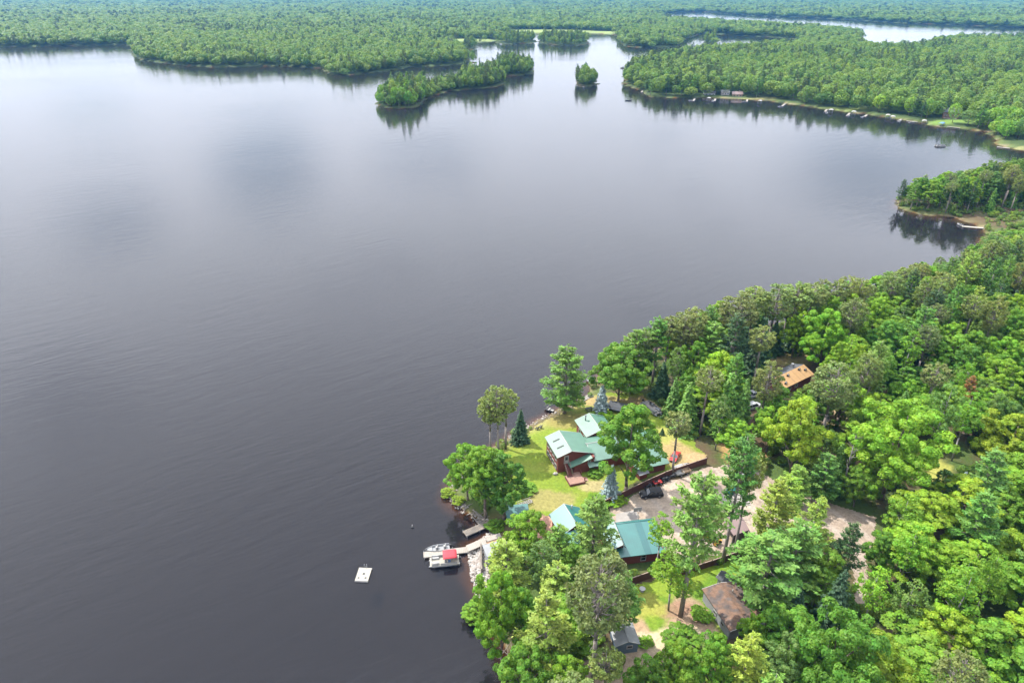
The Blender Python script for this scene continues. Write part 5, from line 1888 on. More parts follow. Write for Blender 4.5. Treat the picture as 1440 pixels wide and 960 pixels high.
def car(name, label, cat, loc, rz, L_, W, H, paint, style='suv', glass=M_GLASS):
    """nose towards +x"""
    t = thing(name, label, cat, loc, rz)
    hw = W / 2
    belt = H * .56
    x0, x1 = -L_ / 2, L_ / 2
    gc = .28
    if style == 'pickup': cab0, cab1, top0, top1 = -L_ * .06, L_ * .27, -.02 * L_, L_ * .14
    elif style == 'coupe': cab0, cab1, top0, top1 = -L_ * .33, L_ * .2, -L_ * .2, L_ * .04
    else: cab0, cab1, top0, top1 = x0 + .12, L_ * .24, x0 + .38, L_ * .10
    def ring(x, zlo, zhi, w, k=.93):
        return [(x, -w, zlo + .1), (x, -w * k, zlo), (x, w * k, zlo), (x, w, zlo + .1), (x, w, zhi - .12), (x, w * k, zhi), (x, -w * k, zhi), (x, -w, zhi - .12)]
    b = MB()
    hood = belt * (.93 if style != 'coupe' else .88)
    b.loft([ring(x0, gc + .14, belt * .93, hw * .93), ring(x0 + .18, gc, belt, hw), ring(cab1 - .1, gc, belt, hw), ring(x1 - .45, gc, hood, hw * .98), ring(x1 - .06, gc + .06, hood * .9, hw * .9), ring(x1, gc + .14, hood * .72, hw * .82)], smooth=False)
    b.build('body', paint, t)
    c = MB()
    cw, tw = hw * .93, hw * .78
    c.loft([[(cab0, -cw, belt - .02), (cab1, -cw, belt - .02), (cab1, cw, belt - .02), (cab0, cw, belt - .02)],
            [(top0, -tw, H - .09), (top1, -tw, H - .09), (top1, tw, H - .09), (top0, tw, H - .09)]], smooth=False)
    c.build('cabin_glass', glass, t)
    r = MB()
    r.loft([[(top0 - .06, -tw - .03, H - .1), (top1 + .08, -tw - .03, H - .1), (top1 + .08, tw + .03, H - .1), (top0 - .06, tw + .03, H - .1)],
            [(top0 + .08, -tw + .1, H), (top1 - .06, -tw + .1, H), (top1 - .06, tw - .1, H), (top0 + .08, tw - .1, H)]], smooth=False)
    for s in (-1, 1):       # pillars
        for f in (0.0, .36, .68, 1.0) if style == 'suv' else (0.0, .5, 1.0):
            xb, xt = cab0 + (cab1 - cab0) * f, top0 + (top1 - top0) * f
            r.cyl((xb, s * (cw + .01), belt), (xt, s * (tw + .01), H - .08), .055, .045, 5)
    r.build('roof', paint, t)
    if style == 'pickup':
        bd = MB().b(x0 + .15, cab0 - .12, -hw * .82, hw * .82, belt + .003, belt + .03)
        bd.build('truck_bed', M_BLACK, t)
    wr = .38 if style != 'coupe' else .33
    for sx in (-.31, .31):
        for s in (-1, 1):
            wheel(t, sx * L_, s * (hw - .10), wr, .24)
    for s in (-1, 1):
        MB().box((x1 - .07, s * hw * .66, hood * .74), (.16, .34, .16)).build('headlight', M_LAMP, t)
        MB().box((x0 + .03, s * hw * .76, belt * .78), (.1, .2, .26)).build('tail_light', M_REDPAINT, t)
        MB().box((cab1 - .25, s * (hw + .07), belt + .08), (.16, .16, .14)).build('mirror', paint, t)
    bp = MB().box((x1 - .02, 0, gc + .14), (.14, W * .84, .2)); bp.box((x0 - .0, 0, gc + .16), (.14, W * .88, .2))
    bp.build('bumper', M_BLACK if style != 'pickup' else M_STEEL, t)
    MB().box((x1 - .0, 0, hood * .68), (.05, W * .42, .22)).build('grille', M_BLACK, t)
    return t


p = (GP(901, 701) + GP(931, 697)) / 2
car('parked_suv', 'black sport utility vehicle parked in the gravel yard below the fence', 'car', p + Vector((0, .4, .06)), R(188), 4.9, 1.95, 1.85, M_BLKPAINT, 'suv')
p = GP(949, 644)
car('red_car', 'red convertible car parked on bare ground beside the green garage roof', 'car', p, R(240), 4.1, 1.7, 1.3, M_REDPAINT, 'coupe')
p = (GP(1040, 672) + GP(1056, 680)) / 2
car('pickup_truck', 'white pickup truck parked beyond the tall bare trunked pines', 'truck', p + Vector((0, .4, .06)), R(134), 5.6, 1.95, 1.85, M_WHTPAINT, 'pickup')
p = GP(1058, 574)
car('white_van', 'white car under the trees left of the plywood roofed cabin, lower one', 'car', p, R(25), 5.0, 1.95, 1.9, M_WHTPAINT, 'suv')
p = GP(1056, 558)
car('white_truck', 'white pickup under the trees left of the plywood roofed cabin, upper one', 'truck', p, R(20), 5.4, 1.95, 1.8, M_WHTPAINT, 'pickup')


def atv(label, px, py, rz, paint, group='machines parked along the fence'):
    t = thing('quad_bike', label, 'quad bike', GP(px, py) + Vector((0, 0, .04)), rz, group)
    b = MB()
    b.loft([[(x, -w, z0), (x, w, z0), (x, w * .8, z1), (x, -w * .8, z1)] for x, w, z0, z1 in ((-.95, .4, .55, .82), (-.5, .3, .45, .86), (0, .26, .42, .8), (.45, .3, .48, .95), (.95, .36, .55, .88))], smooth=False)
    for sx in (-.66, .66):
        for s in (-1, 1): b.box((sx, s * .42, .74), (.62, .34, .06))
    b.build('body', paint, t)
    MB().loft([[(x, -.16, z), (x, .16, z), (x, .16, z + .14), (x, -.16, z + .14)] for x, z in ((-.75, .84), (-.3, .84), (.15, .8))], smooth=False).build('seat', M_BLACK, t)
    h = MB().tube([(.35, -.42, 1.15), (.45, 0, 1.08), (.35, .42, 1.15)], .035, 5); h.cyl((.5, 0, .85), (.45, 0, 1.08), .04, n=5)
    h.build('handlebar', M_BLACK, t)
    for sx in (-.64, .64):
        for s in (-1, 1): wheel(t, sx, s * .48, .29, .26, M_GREYMET)
    return t


def bike(label, px, py, rz, paint, group='machines parked along the fence'):
    t = thing('motorcycle', label, 'motorcycle', GP(px, py) + Vector((0, 0, .04)), rz, group)
    wheel(t, -.72, 0, .33, .13); wheel(t, .76, 0, .33, .12)
    b = MB().loft([[(x, -w, z0), (x, w, z0), (x, w, z1), (x, -w, z1)] for x, w, z0, z1 in ((-.35, .14, .32, .7), (0, .18, .28, .85), (.35, .16, .4, .95), (.5, .1, .6, .92))], smooth=False)
    b.tube([(.48, 0, .95), (.76, 0, .36)], .05, 6); b.tube([(-.3, 0, .6), (-.72, 0, .36)], .05, 6)
    b.box((-.75, 0, .72), (.45, .16, .05)); b.box((.74, 0, .71), (.4, .14, .04))
    b.build('frame', paint, t)
    MB().loft([[(x, -.14, z), (x, .14, z), (x, .12, z + .12), (x, -.12, z + .12)] for x, z in ((-.8, .8), (-.4, .74), (0, .82))], smooth=False).build('seat', M_BLACK, t)
    MB().tube([(.35, -.4, 1.12), (.5, 0, 1.02), (.35, .4, 1.12)], .03, 5).build('handlebar', M_STEEL, t)
    return t


def cart(label, px, py, rz, mbody, group='machines parked along the fence'):
    t = thing('utility_trailer', label, 'trailer', GP(px, py) + Vector((0, 0, .04)), rz, group)
    b = MB(); b.b(-1.0, 1.0, -.6, .6, .5, .58)
    for s in (-1, 1): b.box((0, s * .57, .78), (2.0, .06, .4))
    for s in (-1, 1): b.box((s * .97, 0, .78), (.06, 1.08, .4))
    b.build('box', mbody, t)
    MB().tube([(1.0, 0, .5), (2.0, 0, .45)], .05, 5).build('drawbar', M_GREYMET, t)
    for s in (-1, 1): wheel(t, -.1, s * .74, .3, .16, M_GREYMET)
    return t


bike('black motorcycle at the left end of the row along the fence', 912, 686, R(35), M_BLKPAINT)
atv('red quad bike parked along the brown fence', 924, 681, R(20), M_REDPAINT)
atv('black quad bike parked along the fence right of the red one', 935, 676, R(25), M_BLKPAINT)
bike('dark motorcycle in the row along the fence, left of the white trailer', 945, 672, R(25), M_BLACK)
cart('small white trailer parked along the fence', 955, 668, R(200), M_WHITE)
cart('small tan trailer at the right end of the row along the fence', 964, 665, R(25), M_TAN)
cart('dark trailer with big tyres behind the white pickup truck', 1044, 687, R(130), M_BLACK, None)

p = GP(1004, 763)
tr_ = thing('yard_tractor', 'small yellow tractor parked before the meadow fence', 'tractor', p + Vector((0, 0, .05)), R(130))
b = MB(); b.loft([[(x, -w, z0), (x, w, z0), (x, w * .85, z1), (x, -w * .85, z1)] for x, w, z0, z1 in ((-.9, .5, .6, 1.15), (-.2, .42, .55, .95), (.0, .36, .55, 1.2), (1.2, .32, .55, 1.1))], smooth=False)
for s in (-1, 1): b.box((-.75, s * .62, 1.05), (1.0, .35, .08))
b.build('body', M_YELLOW, tr_)
MB().loft([[(-.7, -.25, 1.15), (-.2, -.25, 1.1), (-.2, .25, 1.1), (-.7, .25, 1.15)], [(-.75, -.25, 1.3), (-.25, -.25, 1.22), (-.25, .25, 1.22), (-.75, .25, 1.3)]], smooth=False).build('seat', M_BLACK, tr_)
b = MB(); b.box((1.9, 0, .45), (.35, 1.5, .5)); b.tube([(1.75, -.5, .6), (.3, -.45, 1.2)], .06, 5); b.tube([(1.75, .5, .6), (.3, .45, 1.2)], .06, 5)
b.build('loader_bucket', M_YELLOW, tr_)
rb = MB()
for s in (-1, 1): rb.tube([(-.95, s * .5, 1.1), (-.95, s * .5, 2.2)], .04, 5)
rb.tube([(-.95, -.5, 2.2), (-.95, .5, 2.2)], .04, 5)
rb.build('roll_bar', M_BLACK, tr_)
for s in (-1, 1):
    wheel(tr_, -.7, s * .62, .55, .32, M_YELLOW); wheel(tr_, .9, s * .5, .33, .2, M_YELLOW)
MB().tube([(-.05, 0, 1.15), (-.2, 0, 1.5)], .03, 5).build('steering_column', M_BLACK, tr_)


# ------------------------------------------------------------------ boats
def hull(b, L_, W, H, n=9, flat=.12):
    rings = []
    for i in range(n):
        t = i / (n - 1)
        x = -L_ / 2 + L_ * t
        w = W / 2 * (1 - max(0, (t - .45) / .55) ** 2.2 * .97)
        zk = .0 + .55 * H * max(0, (t - .6) / .4) ** 2
        rings.append([(x, -w, H + .12 * t), (x, -w * .8, zk + H * .25), (x, -w * .25, zk - flat), (x, w * .25, zk - flat), (x, w * .8, zk + H * .25), (x, w, H + .12 * t),
                      (x, w - .09 * min(1, w * 3), H + .12 * t), (x, w * .66, zk + H * .35), (x, -w * .66, zk + H * .35), (x, -w + .09 * min(1, w * 3), H + .12 * t)])
    b.loft(rings, smooth=False)
    return b


def outboard(parent, x, z, m=M_BLACK, y=0):
    b = MB(); b.box((x - .15, y, z + .35), (.42, .36, .45)); b.loft([[(x - .1, y - .1, z + .15), (x + .05, y - .1, z + .15), (x + .05, y + .1, z + .15), (x - .1, y + .1, z + .15)], [(x - .22, y - .05, z - .6), (x - .05, y - .05, z - .6), (x - .05, y + .05, z - .6), (x - .22, y + .05, z - .6)]], smooth=False)
    return b.build('outboard_motor', m, parent)


def fishing_boat(name, label, loc, rz, L_=4.8, W=1.75, m=None, group=None):
    t = thing(name, label, 'boat', loc, rz, group)
    hull(MB(), L_, W, .55).build('hull', m or M_GREYMET, t)
    f = MB().box((-.1, 0, .2), (L_ * .74, W * .62, .04)); f.build('floor', M_GREYROOF, t)
    for x in (-L_ * .3, .1):
        for s in (-1, 1):
            c = MB(); c.box((x, s * W * .2, .48), (.42, .42, .1)); c.box((x - .2, s * W * .2, .72), (.09, .42, .4)); c.cyl((x, s * W * .2, .22), (x, s * W * .2, .45), .05, n=6)
            c.build('seat', M_WHITE if s < 0 else M_BLACK, t)
    MB().prism([(L_ * .2, -.5), (L_ * .4, -.3), (L_ * .4, .3), (L_ * .2, .5)], .45, .52, 'z').build('bow_deck', M_GREYROOF, t)
    outboard(t, -L_ / 2, .45)
    return t


def pontoon(name, label, loc, rz, L_=6.2, W=2.5, canopy=None, canopy_x=0.0, rails=M_WHITE, deckm=M_CREAM, group=None, trailer=False):
    t = thing(name, label, 'boat', loc, rz, group)
    for s in (-1, 1):
        b = MB(); rr = .32
        b.loft([[(x, s * W * .33 + r * math.cos(a), .12 + r * math.sin(a)) for a in [2 * math.pi * k / 12 for k in range(12)]] for x, r in ((-L_ / 2, rr * .9), (-L_ / 2 + .1, rr), (L_ * .38, rr), (L_ * .47, rr * .6), (L_ * .5, .05))])
        b.build('float', M_STEEL, t)
    MB().b(-L_ * .48, L_ * .46, -W / 2, W / 2, .46, .56).build('deck', deckm, t)
    b = MB(); h = 1.05
    for (xa, ya, xb, yb) in ((-L_ * .40, -W / 2 + .06, L_ * .40, -W / 2 + .06), (-L_ * .40, W / 2 - .06, L_ * .12, W / 2 - .06), (L_ * .24, W / 2 - .06, L_ * .40, W / 2 - .06),
                             (L_ * .40, -W / 2 + .06, L_ * .40, -.35), (L_ * .40, .35, L_ * .40, W / 2 - .06), (-L_ * .40, -W / 2 + .06, -L_ * .40, .2)):
        b.box(((xa + xb) / 2, (ya + yb) / 2, .8), (abs(xb - xa) + .05, abs(yb - ya) + .05, .42))
        b.tube([(xa, ya, h), (xb, yb, h)], .035, 5)
    b.build('fence_rail', rails, t)
    for (x, y, dx, dy) in ((L_ * .27, -W * .32, L_ * .2, .55), (L_ * .27, W * .32, L_ * .2, .55), (-L_ * .3, -W * .3, L_ * .16, .6)):
        c = MB(); c.box((x, y, .74), (dx, dy, .36)); c.box((x, y + math.copysign(dy * .42, y), 1.0), (dx, .14, .35))
        c.build('bench_seat', M_WHITE if rails is M_WHITE else M_GREYROOF, t)
    c = MB(); c.box((-.3, W * .28, .95), (.5, .6, .8)); c.box((-.1, W * .28, 1.42), (.05, .55, .25))
    c.build('console', M_GREYMET, t)
    c = MB(); c.box((-.95, W * .26, .95), (.5, .5, .14)); c.box((-1.2, W * .26, 1.2), (.1, .5, .45)); c.cyl((-.95, W * .26, .56), (-.95, W * .26, .9), .08, n=6)
    c.build('helm_seat', M_BLUECLOTH if rails is M_WHITE else M_BLACK, t)
    outboard(t, -L_ * .48, .6)
    if canopy:
        xa, xb = canopy_x - 1.35, canopy_x + 1.35
        prof = [(-W / 2, 2.18), (-W * .36, 2.34), (0, 2.42), (W * .36, 2.34), (W / 2, 2.18)]
        rings = []
        for x, dz in ((xa, -.14), (xa + .5, 0), (canopy_x, -.03), (xb - .5, 0), (xb, -.14)):
            rings.append([(x, y, z + dz) for y, z in prof] + [(x, y, z + dz - .05) for y, z in reversed(prof)])
        MB().loft(rings).build('canopy', canopy, t)
        fr = MB()
        for x in (xa + .4, canopy_x, xb - .4):
            for s in (-1, 1): fr.tube([(canopy_x, s * (W / 2 - .06), 1.05), (x, s * (W / 2 - .05), 2.15)], .025, 4)
        fr.build('canopy_frame', M_STEEL, t)
    return t


WZ = .02
dz_ = Vector((0, 0, WZ))
p = (G(604, 784, .55) + G(645, 780, .55) + G(645, 790, .55) + G(605, 796, .55)) / 4
p.z = .02
pontoon('pontoon_boat', 'white pontoon boat with red canopy moored at the pale dock', p + Vector((0, -.1, 0)), R(188), 6.1, 2.4, M_REDCLOTH, -1.15)
# the canopy covers the stern half, over the dock side
p = G(615, 771.5, .35); p.z = .1
fishing_boat('fishing_boat', 'grey fishing boat moored on the far side of the pale dock', p, R(192), 5.0, 1.8)
p = (GP(901, 566) + GP(930, 589)) / 2
pontoon('pontoon_boat', 'grey pontoon boat parked on the lawn beside the dark spruce', p + Vector((0, 0, .45)), R(-62), 6.8, 2.4, None, 0, M_GREYMET, M_GREYWOOD)
p2 = p
tl = thing('boat_trailer', 'low steel trailer under the grey pontoon boat on the lawn', 'trailer', p2, R(-62))
b = MB()
for s in (-1, 1): b.tube([(-3.0, s * .55, .3), (2.8, s * .55, .3), (4.2, 0, .4)], .05, 5)
for x in (-2, 0, 2): b.box((x, 0, .3), (.08, 1.6, .08))
b.build('frame', M_GREYMET, tl)
for s in (-1, 1): wheel(tl, -.8, s * .95, .28, .16)

# ------------------------------------------------------------------ docks, raft, shore things
def dock(label, a, c, w, z=.55, m=M_PALEWOOD, name='dock', posts=True, parent=None, group=None):
    a, c = Vector((a.x, a.y, 0)), Vector((c.x, c.y, 0))
    d = c - a; L_ = d.length; an = math.atan2(d.y, d.x)
    t = thing(name, label, 'dock', ((a.x + c.x) / 2, (a.y + c.y) / 2, 0), an, group)
    MB().b(-L_ / 2, L_ / 2, -w / 2, w / 2, z - .08, z).build('planking', m, t)
    b = MB()
    for s in (-1, 1): b.b(-L_ / 2, L_ / 2, s * (w / 2 - .1) - .06, s * (w / 2 - .1) + .06, z - .26, z - .081)
    b.build('frame', M_GREYWOOD, t)
    if posts:
        n = max(2, int(L_ / 2.6) + 1)
        for i in range(n):
            for s in (-1, 1):
                MB().cyl((-L_ / 2 + .15 + (L_ - .3) * i / (n - 1), s * (w / 2 + .05), -1.2), (-L_ / 2 + .15 + (L_ - .3) * i / (n - 1), s * (w / 2 + .05), z + .28), .05, n=6).build('post', M_GREYMET, t)
    return t


dock('pale board dock with the pontoon boat and the fishing boat moored to it', G(595.5, 779.5, .55), G(658, 772, .55), 1.55, .55)
wk = dock('pale board walkway from the dock over the white riprap', G(658, 771.5, 1.0), G(684, 759.5, 1.9), 1.7, 1.05, M_PALEWOOD, 'walkway', False)
wk.rotation_euler = (0, -.19, wk.rotation_euler[2])
wk.location.z = .55
dock('old dark board dock at the mouth of the brown cove', G(653, 750, .5), G(690, 734, .5), 1.7, .5, M_DARKWOOD)
# walk from the walkway up to the sand
dock('narrow pale boardwalk running along the sand above the riprap', G(684, 759, 2.2), G(704, 751, 2.5), 1.2, 2.35, M_PALEWOOD, 'boardwalk', False)

c4 = [G(x, y, .35) for x, y in ((503, 799), (520.5, 799), (519, 815), (502, 815))]
rc = sum(c4, Vector()) / 4
raft = thing('swim_raft', 'square cream swim raft floating alone on the lake', 'raft', (rc.x, rc.y, 0), R(-3))
MB().b(-1.25, 1.25, -1.6, 1.6, .22, .36).build('deck', M_CREAM, raft)
b = MB()
for (x, y) in ((-.85, -1.1), (.85, -1.1), (-.85, 1.1), (.85, 1.1)): b.cyl((x - .35, y, -.05), (x + .35, y, -.05), .26, n=10)
b.build('float_drums', M_BLACK, raft)
b = MB()
b.b(-1.29, 1.29, -1.66, -1.601, .0, .34); b.b(-1.29, 1.29, 1.601, 1.66, .0, .34)
b.build('skirt', M_WHITE, raft)
for (x, y, s) in ((-.72, -.95, .34), (.62, -.9, .36), (.05, .1, .42)):
    MB().b(x - s / 2, x + s / 2, y - s / 2, y + s / 2, .361, .40).build('hatch', M_SHINGLE if s != .42 else M_BLACK, raft)
b = MB()
for x in (-.22, .22): b.tube([(x, 1.55, .36), (x, 1.55, 1.15), (x, 1.85, 1.15), (x, 1.95, -.6)], .03, 6)
for z in (.1, -.2, .45): b.cyl((-.22, 1.92, z), (.22, 1.92, z), .025, n=5)
b.build('ladder', M_STEEL, raft)

p = G(580, 741.5, 0)
by = thing('buoy', 'tiny dark and white buoy floating off the old dark dock', 'buoy', p)
MB().loft([[(r * math.cos(a), r * math.sin(a), z) for a in [k * math.pi / 5 for k in range(10)]] for z, r in ((-.2, .1), (-.05, .28), (.12, .32), (.28, .2), (.34, .05))]).build('float', M_BLACK, by)
b = MB().cyl((0, 0, .3), (0, 0, .75), .05, n=6); b.cyl((0, 0, .6), (0, 0, .85), .11, .05, n=8); b.build('topmark', M_WHITE, by)


# riprap: one heap nobody could count
def rocks(name, spots, m, label):
    import bmesh
    bm0 = bmesh.new(); bmesh.ops.create_icosphere(bm0, subdivisions=1, radius=1)
    V0 = np.array([v.co[:] for v in bm0.verts]); F0 = np.array([[v.index for v in f.verts] for f in bm0.faces]); bm0.free()
    rg = np.random.default_rng(3)
    Vs, Fs, o = [], [], 0
    for (x, y, z, s) in spots:
        k = V0 * (1 + rg.normal(size=(len(V0), 1)) * .16) * s * rg.uniform(.6, 1.2, 3)
        a = rg.uniform(0, 6.28); ca, sa = math.cos(a), math.sin(a)
        k = np.stack([k[:, 0] * ca - k[:, 1] * sa, k[:, 0] * sa + k[:, 1] * ca, k[:, 2] * .8], 1)
        Vs.append(k + np.array([x, y, z])); Fs.append(F0 + o); o += len(V0)
    ob_ = ob(name, np_mesh(name, np.vstack(Vs), np.vstack(Fs), m))
    ob_['kind'] = 'stuff'; ob_['label'] = label; ob_['category'] = 'rocks'
    return ob_


rg = random.Random(4)
sp = []
edge = [(662, 774), (664, 788), (666, 800), (669, 815), (674, 832), (682, 850), (690, 868)]
for i in range(950):
    t = rg.uniform(0, len(edge) - 1.001); k = int(t); f = t - k
    px = edge[k][0] * (1 - f) + edge[k + 1][0] * f; py = edge[k][1] * (1 - f) + edge[k + 1][1] * f
    q = G(px, py, 0)
    off = rg.uniform(-.7, 2.6)
    x, y = q.x + off, q.y + rg.uniform(-.4, .4) + off * .1
    sp.append((x, y, max(Z(x, y), -.15) + .12, rg.uniform(.16, .42)))
for i in range(160):
    t = rg.uniform(0, 1); q = G(664 + 24 * t, 767 - 18 * t, .2)
    x, y = q.x + rg.uniform(-.2, 1.3), q.y + rg.uniform(-1.2, .3)
    sp.append((x, y, max(Z(x, y), -.1) + .08, rg.uniform(.14, .36)))
rocks('riprap', sp, M_STONE, 'bank of pale broken rock along the water below the dock')
sp = []
for (a, c) in (((706, 621), (742, 600)), ((742, 600), (800, 571)), ((633, 698), (655, 652)), ((655, 719), (634, 698)), ((668, 728), (690, 742))):
    for i in range(70):
        t = rg.uniform(0, 1); q = G(a[0] + (c[0] - a[0]) * t, a[1] + (c[1] - a[1]) * t, 0)
        x, y = q.x + rg.uniform(-.9, .9), q.y + rg.uniform(-.9, .9)
        sp.append((x, y, max(Z(x, y), -.15) + .05, rg.uniform(.1, .34)))
rocks('shore_stones', sp, M_STONE, 'scattered stones along the waterline of the lawn')

# driftwood
for i in range(26):
    t = rg.uniform(0, 1)
    q = GP(640 + 46 * t + rg.uniform(-3, 3), 703 + 33 * t + rg.uniform(-6, 4))
    l = rg.uniform(1.2, 3.6); a = rg.uniform(-1.2, .9)
    lg = MB().tube([(-l / 2, 0, 0), (0, rg.uniform(-.2, .2), .06), (l / 2, rg.uniform(-.1, .1), rg.uniform(0, .3))], [.11, .09, .03], 6)
    o = lg.build('driftwood_log', M_DRIFT, None, (q.x, q.y, q.z + .12)); o.rotation_euler = (0, rg.uniform(-.15, .15), a)
    tag(o, 'bleached driftwood log strewn on the bank under the lakeside broadleaf trees', 'driftwood', 'driftwood logs on the bank')
lg = MB().tube([(-2.6, 0, .2), (0, .1, .3), (2.8, .1, .9)], [.16, .13, .05], 7)
q = GP(671, 735); o = lg.build('fallen_trunk', M_DRIFT, None, (q.x, q.y, q.z + .1)); o.rotation_euler = (0, 0, R(128))
tag(o, 'long bare fallen trunk sloping down to the old dark dock', 'fallen trunk')
for i in range(14):
    q = GP(716 + rg.uniform(-6, 14), 925 + rg.uniform(-18, 30)); l = rg.uniform(1.5, 4)
    o = MB().tube([(-l / 2, 0, 0), (l / 2, 0, rg.uniform(0, .8))], [.08, .02], 5).build('bare_branch', M_DRIFT, None, (q.x, q.y, q.z + .15)); o.rotation_euler = (0, 0, rg.uniform(.4, 2.4))
    tag(o, 'bare grey branch hanging over the water at the bottom shore', 'branch', 'bare branches over the bottom shore')


# small yard things
def put(name, label, cat, px, py, rz=0.0, group=None, lift=.03):
    return thing(name, label, cat, GP(px, py) + Vector((0, 0, lift)), rz, group)


def lounge(label, px, py, rz, m):
    t = put('lawn_chair', label, 'chair', px, py, rz, 'lawn chairs facing the lake')
    b = MB(); b.box((0, 0, .38), (.6, .6, .07)); b.build('seat', m, t)
    b = MB(); b.box((-.36, 0, .72), (.08, .6, .72), ry=-.3); b.build('backrest', m, t)
    for s in (-1, 1):
        MB().box((0, s * .36, .6), (.75, .14, .05)).build('armrest', m, t)
        for x in (-.28, .28): MB().box((x, s * .33, .28), (.08, .06, .58)).build('leg', m, t)


lounge('dark lawn chair near the water, left one of the pair', 755, 604, R(150), M_BLACK)
lounge('dark lawn chair near the water, right one of the pair', 760, 602, R(150), M_SHINGLE)
t = put('picnic_table', 'dark picnic table with two benches by the shore pine', 'table', 828, 577, R(22))
MB().b(-.95, .95, -.38, .38, .70, .76).build('tabletop', M_SHINGLE, t)
for s in (-1, 1): MB().b(-.95, .95, s * .72 - .14, s * .72 + .14, .42, .47).build('bench', M_SHINGLE, t)
for x in (-.7, .7):
    b = MB(); b.box((x, .35, .36), (.08, .1, .86), rx=.5); b.box((x, -.35, .36), (.08, .1, .86), rx=-.5); b.box((x, 0, .40), (.06, 1.5, .1)); b.build('leg_frame', M_BLACK, t)
t = put('boulder', 'single white boulder on the lawn left of the deck', 'boulder', 781, 667)
import bmesh
def blob(s, seed):
    bm = bmesh.new(); bmesh.ops.create_icosphere(bm, subdivisions=2, radius=1)
    r = random.Random(seed)
    for v in bm.verts:
        v.co *= 1 + r.uniform(-.16, .16)
    for v in bm.verts: v.co = Vector((v.co.x * s[0], v.co.y * s[1], v.co.z * s[2]))
    me = bpy.data.meshes.new('stone'); bm.to_mesh(me); bm.free()
    return me
me = blob((.55, .42, .38), 3); me.materials.append(M_STONE); ob('stone', me, t, (0, 0, .2))
# canoe leaning on the fence
t = put('canoe', 'white canoe lying on the ground behind the right end of the long fence', 'boat', 957, 656, R(22))
b = MB(); n = 9
b.loft([[(x, -w, .42), (x, -w * .7, .12), (x, 0, .03), (x, w * .7, .12), (x, w, .42), (x, w * .6, .2), (x, 0, .12), (x, -w * .6, .2)] for x, w in [(-2.4 + 4.8 * i / (n - 1), .46 * math.sin(math.pi * (i + .25) / (n - .5)) + .02) for i in range(n)]])
b.build('hull', M_WHITE, t)
MB().box((.8, 0, .36), (.2, .8, .05)).build('thwart', M_TAN, t)
# white ladder frame on the sandy slope
t = put('slope_stair', 'white wooden stair frame on the sandy slope above the boathouse', 'stair', 738, 709, R(28))
b = MB()
for s in (-1, 1): b.box((0, s * .5, .35), (3.4, .08, .1)); b.box((0, s * .5, .95), (3.4, .06, .06))
for i in range(6): b.box((-1.5 + i * .6, .5, .62), (.06, .06, .62)); b.box((-1.5 + i * .6, -.5, .62), (.06, .06, .62))
b.build('railing', M_WHITE, t)
b = MB()
for i in range(8): b.box((-1.55 + i * .44, 0, .3), (.26, 1.0, .06))
b.build('tread', M_GREYWOOD, t)
# retaining wall below the walkway
a, c = G(676, 766, 1.6), G(677, 800, 1.9)
d = c - a
t = thing('retaining_wall', 'dark timber retaining wall behind the riprap', 'wall', ((a.x + c.x) / 2, (a.y + c.y) / 2, 1.0), math.atan2(d.y, d.x))
for k in range(4): MB().b(-d.length / 2, d.length / 2, -.14 + .01 * k, .14 + .01 * k, -.6 + k * .42, -.19 + k * .42).build('timber', M_DARKWOOD, t)
# basketball hoop on the concrete pad
t = put('basketball_hoop', 'portable basketball hoop with white board on the concrete pad', 'basketball hoop', 897, 736, R(100))
MB().loft([[(-.5, -.5, 0), (.7, -.4, 0), (.7, .4, 0), (-.5, .5, 0)], [(-.4, -.4, .3), (.4, -.25, .2), (.4, .25, .2), (-.4, .4, .3)]], smooth=False).build('base', M_BLACK, t)
MB().tube([(0, 0, .2), (.1, 0, 2.6), (.7, 0, 3.1)], .07, 6).build('pole', M_WHITE, t)
MB().box((.85, 0, 3.0), (.06, 1.7, 1.05)).build('backboard', M_WHITE, t)
hr = MB(); ps = [(1.15 + .23 * math.cos(k * math.pi / 6), .23 * math.sin(k * math.pi / 6), 2.75) for k in range(13)]; hr.tube(ps, .02, 4); hr.build('rim', M_REDPAINT, t)
# tarped boat by the apron
t = put('covered_boat', 'boat under a teal tarpaulin beside the white pickup truck', 'boat', 1029, 688, R(60))
b = MB(); n = 7
b.loft([[(x, -w, .35), (x, -w, .85), (x, -w * .4, 1.15), (x, 0, 1.22), (x, w * .4, 1.15), (x, w, .85), (x, w, .35)] for x, w in [(-2.1 + 4.2 * i / (n - 1), .85 * (1 - max(0, (i - 3) / 3.2) ** 2 * .9)) for i in range(n)]])
b.build('tarpaulin', M_TEALTARP, t)
MB().tube([(-1.8, 0, .25), (2.9, 0, .3)], .06, 5).build('trailer_frame', M_GREYMET, t)
for s in (-1, 1): wheel(t, -.6, s * .85, .28, .16)
t = put('yellow_cart', 'small yellow garden cart left of the tarped boat', 'cart', 1021, 678, R(30))
MB().loft([[(-.5, -.35, .4), (.5, -.35, .4), (.5, .35, .4), (-.5, .35, .4)], [(-.7, -.5, .85), (.7, -.5, .85), (.7, .5, .85), (-.7, .5, .85)]], smooth=False).build('tub', M_YELLOW, t)
for s in (-1, 1): wheel(t, .1, s * .5, .25, .12)
MB().tube([(-.6, 0, .6), (-1.5, 0, .9)], .03, 5).build('handle', M_BLACK, t)
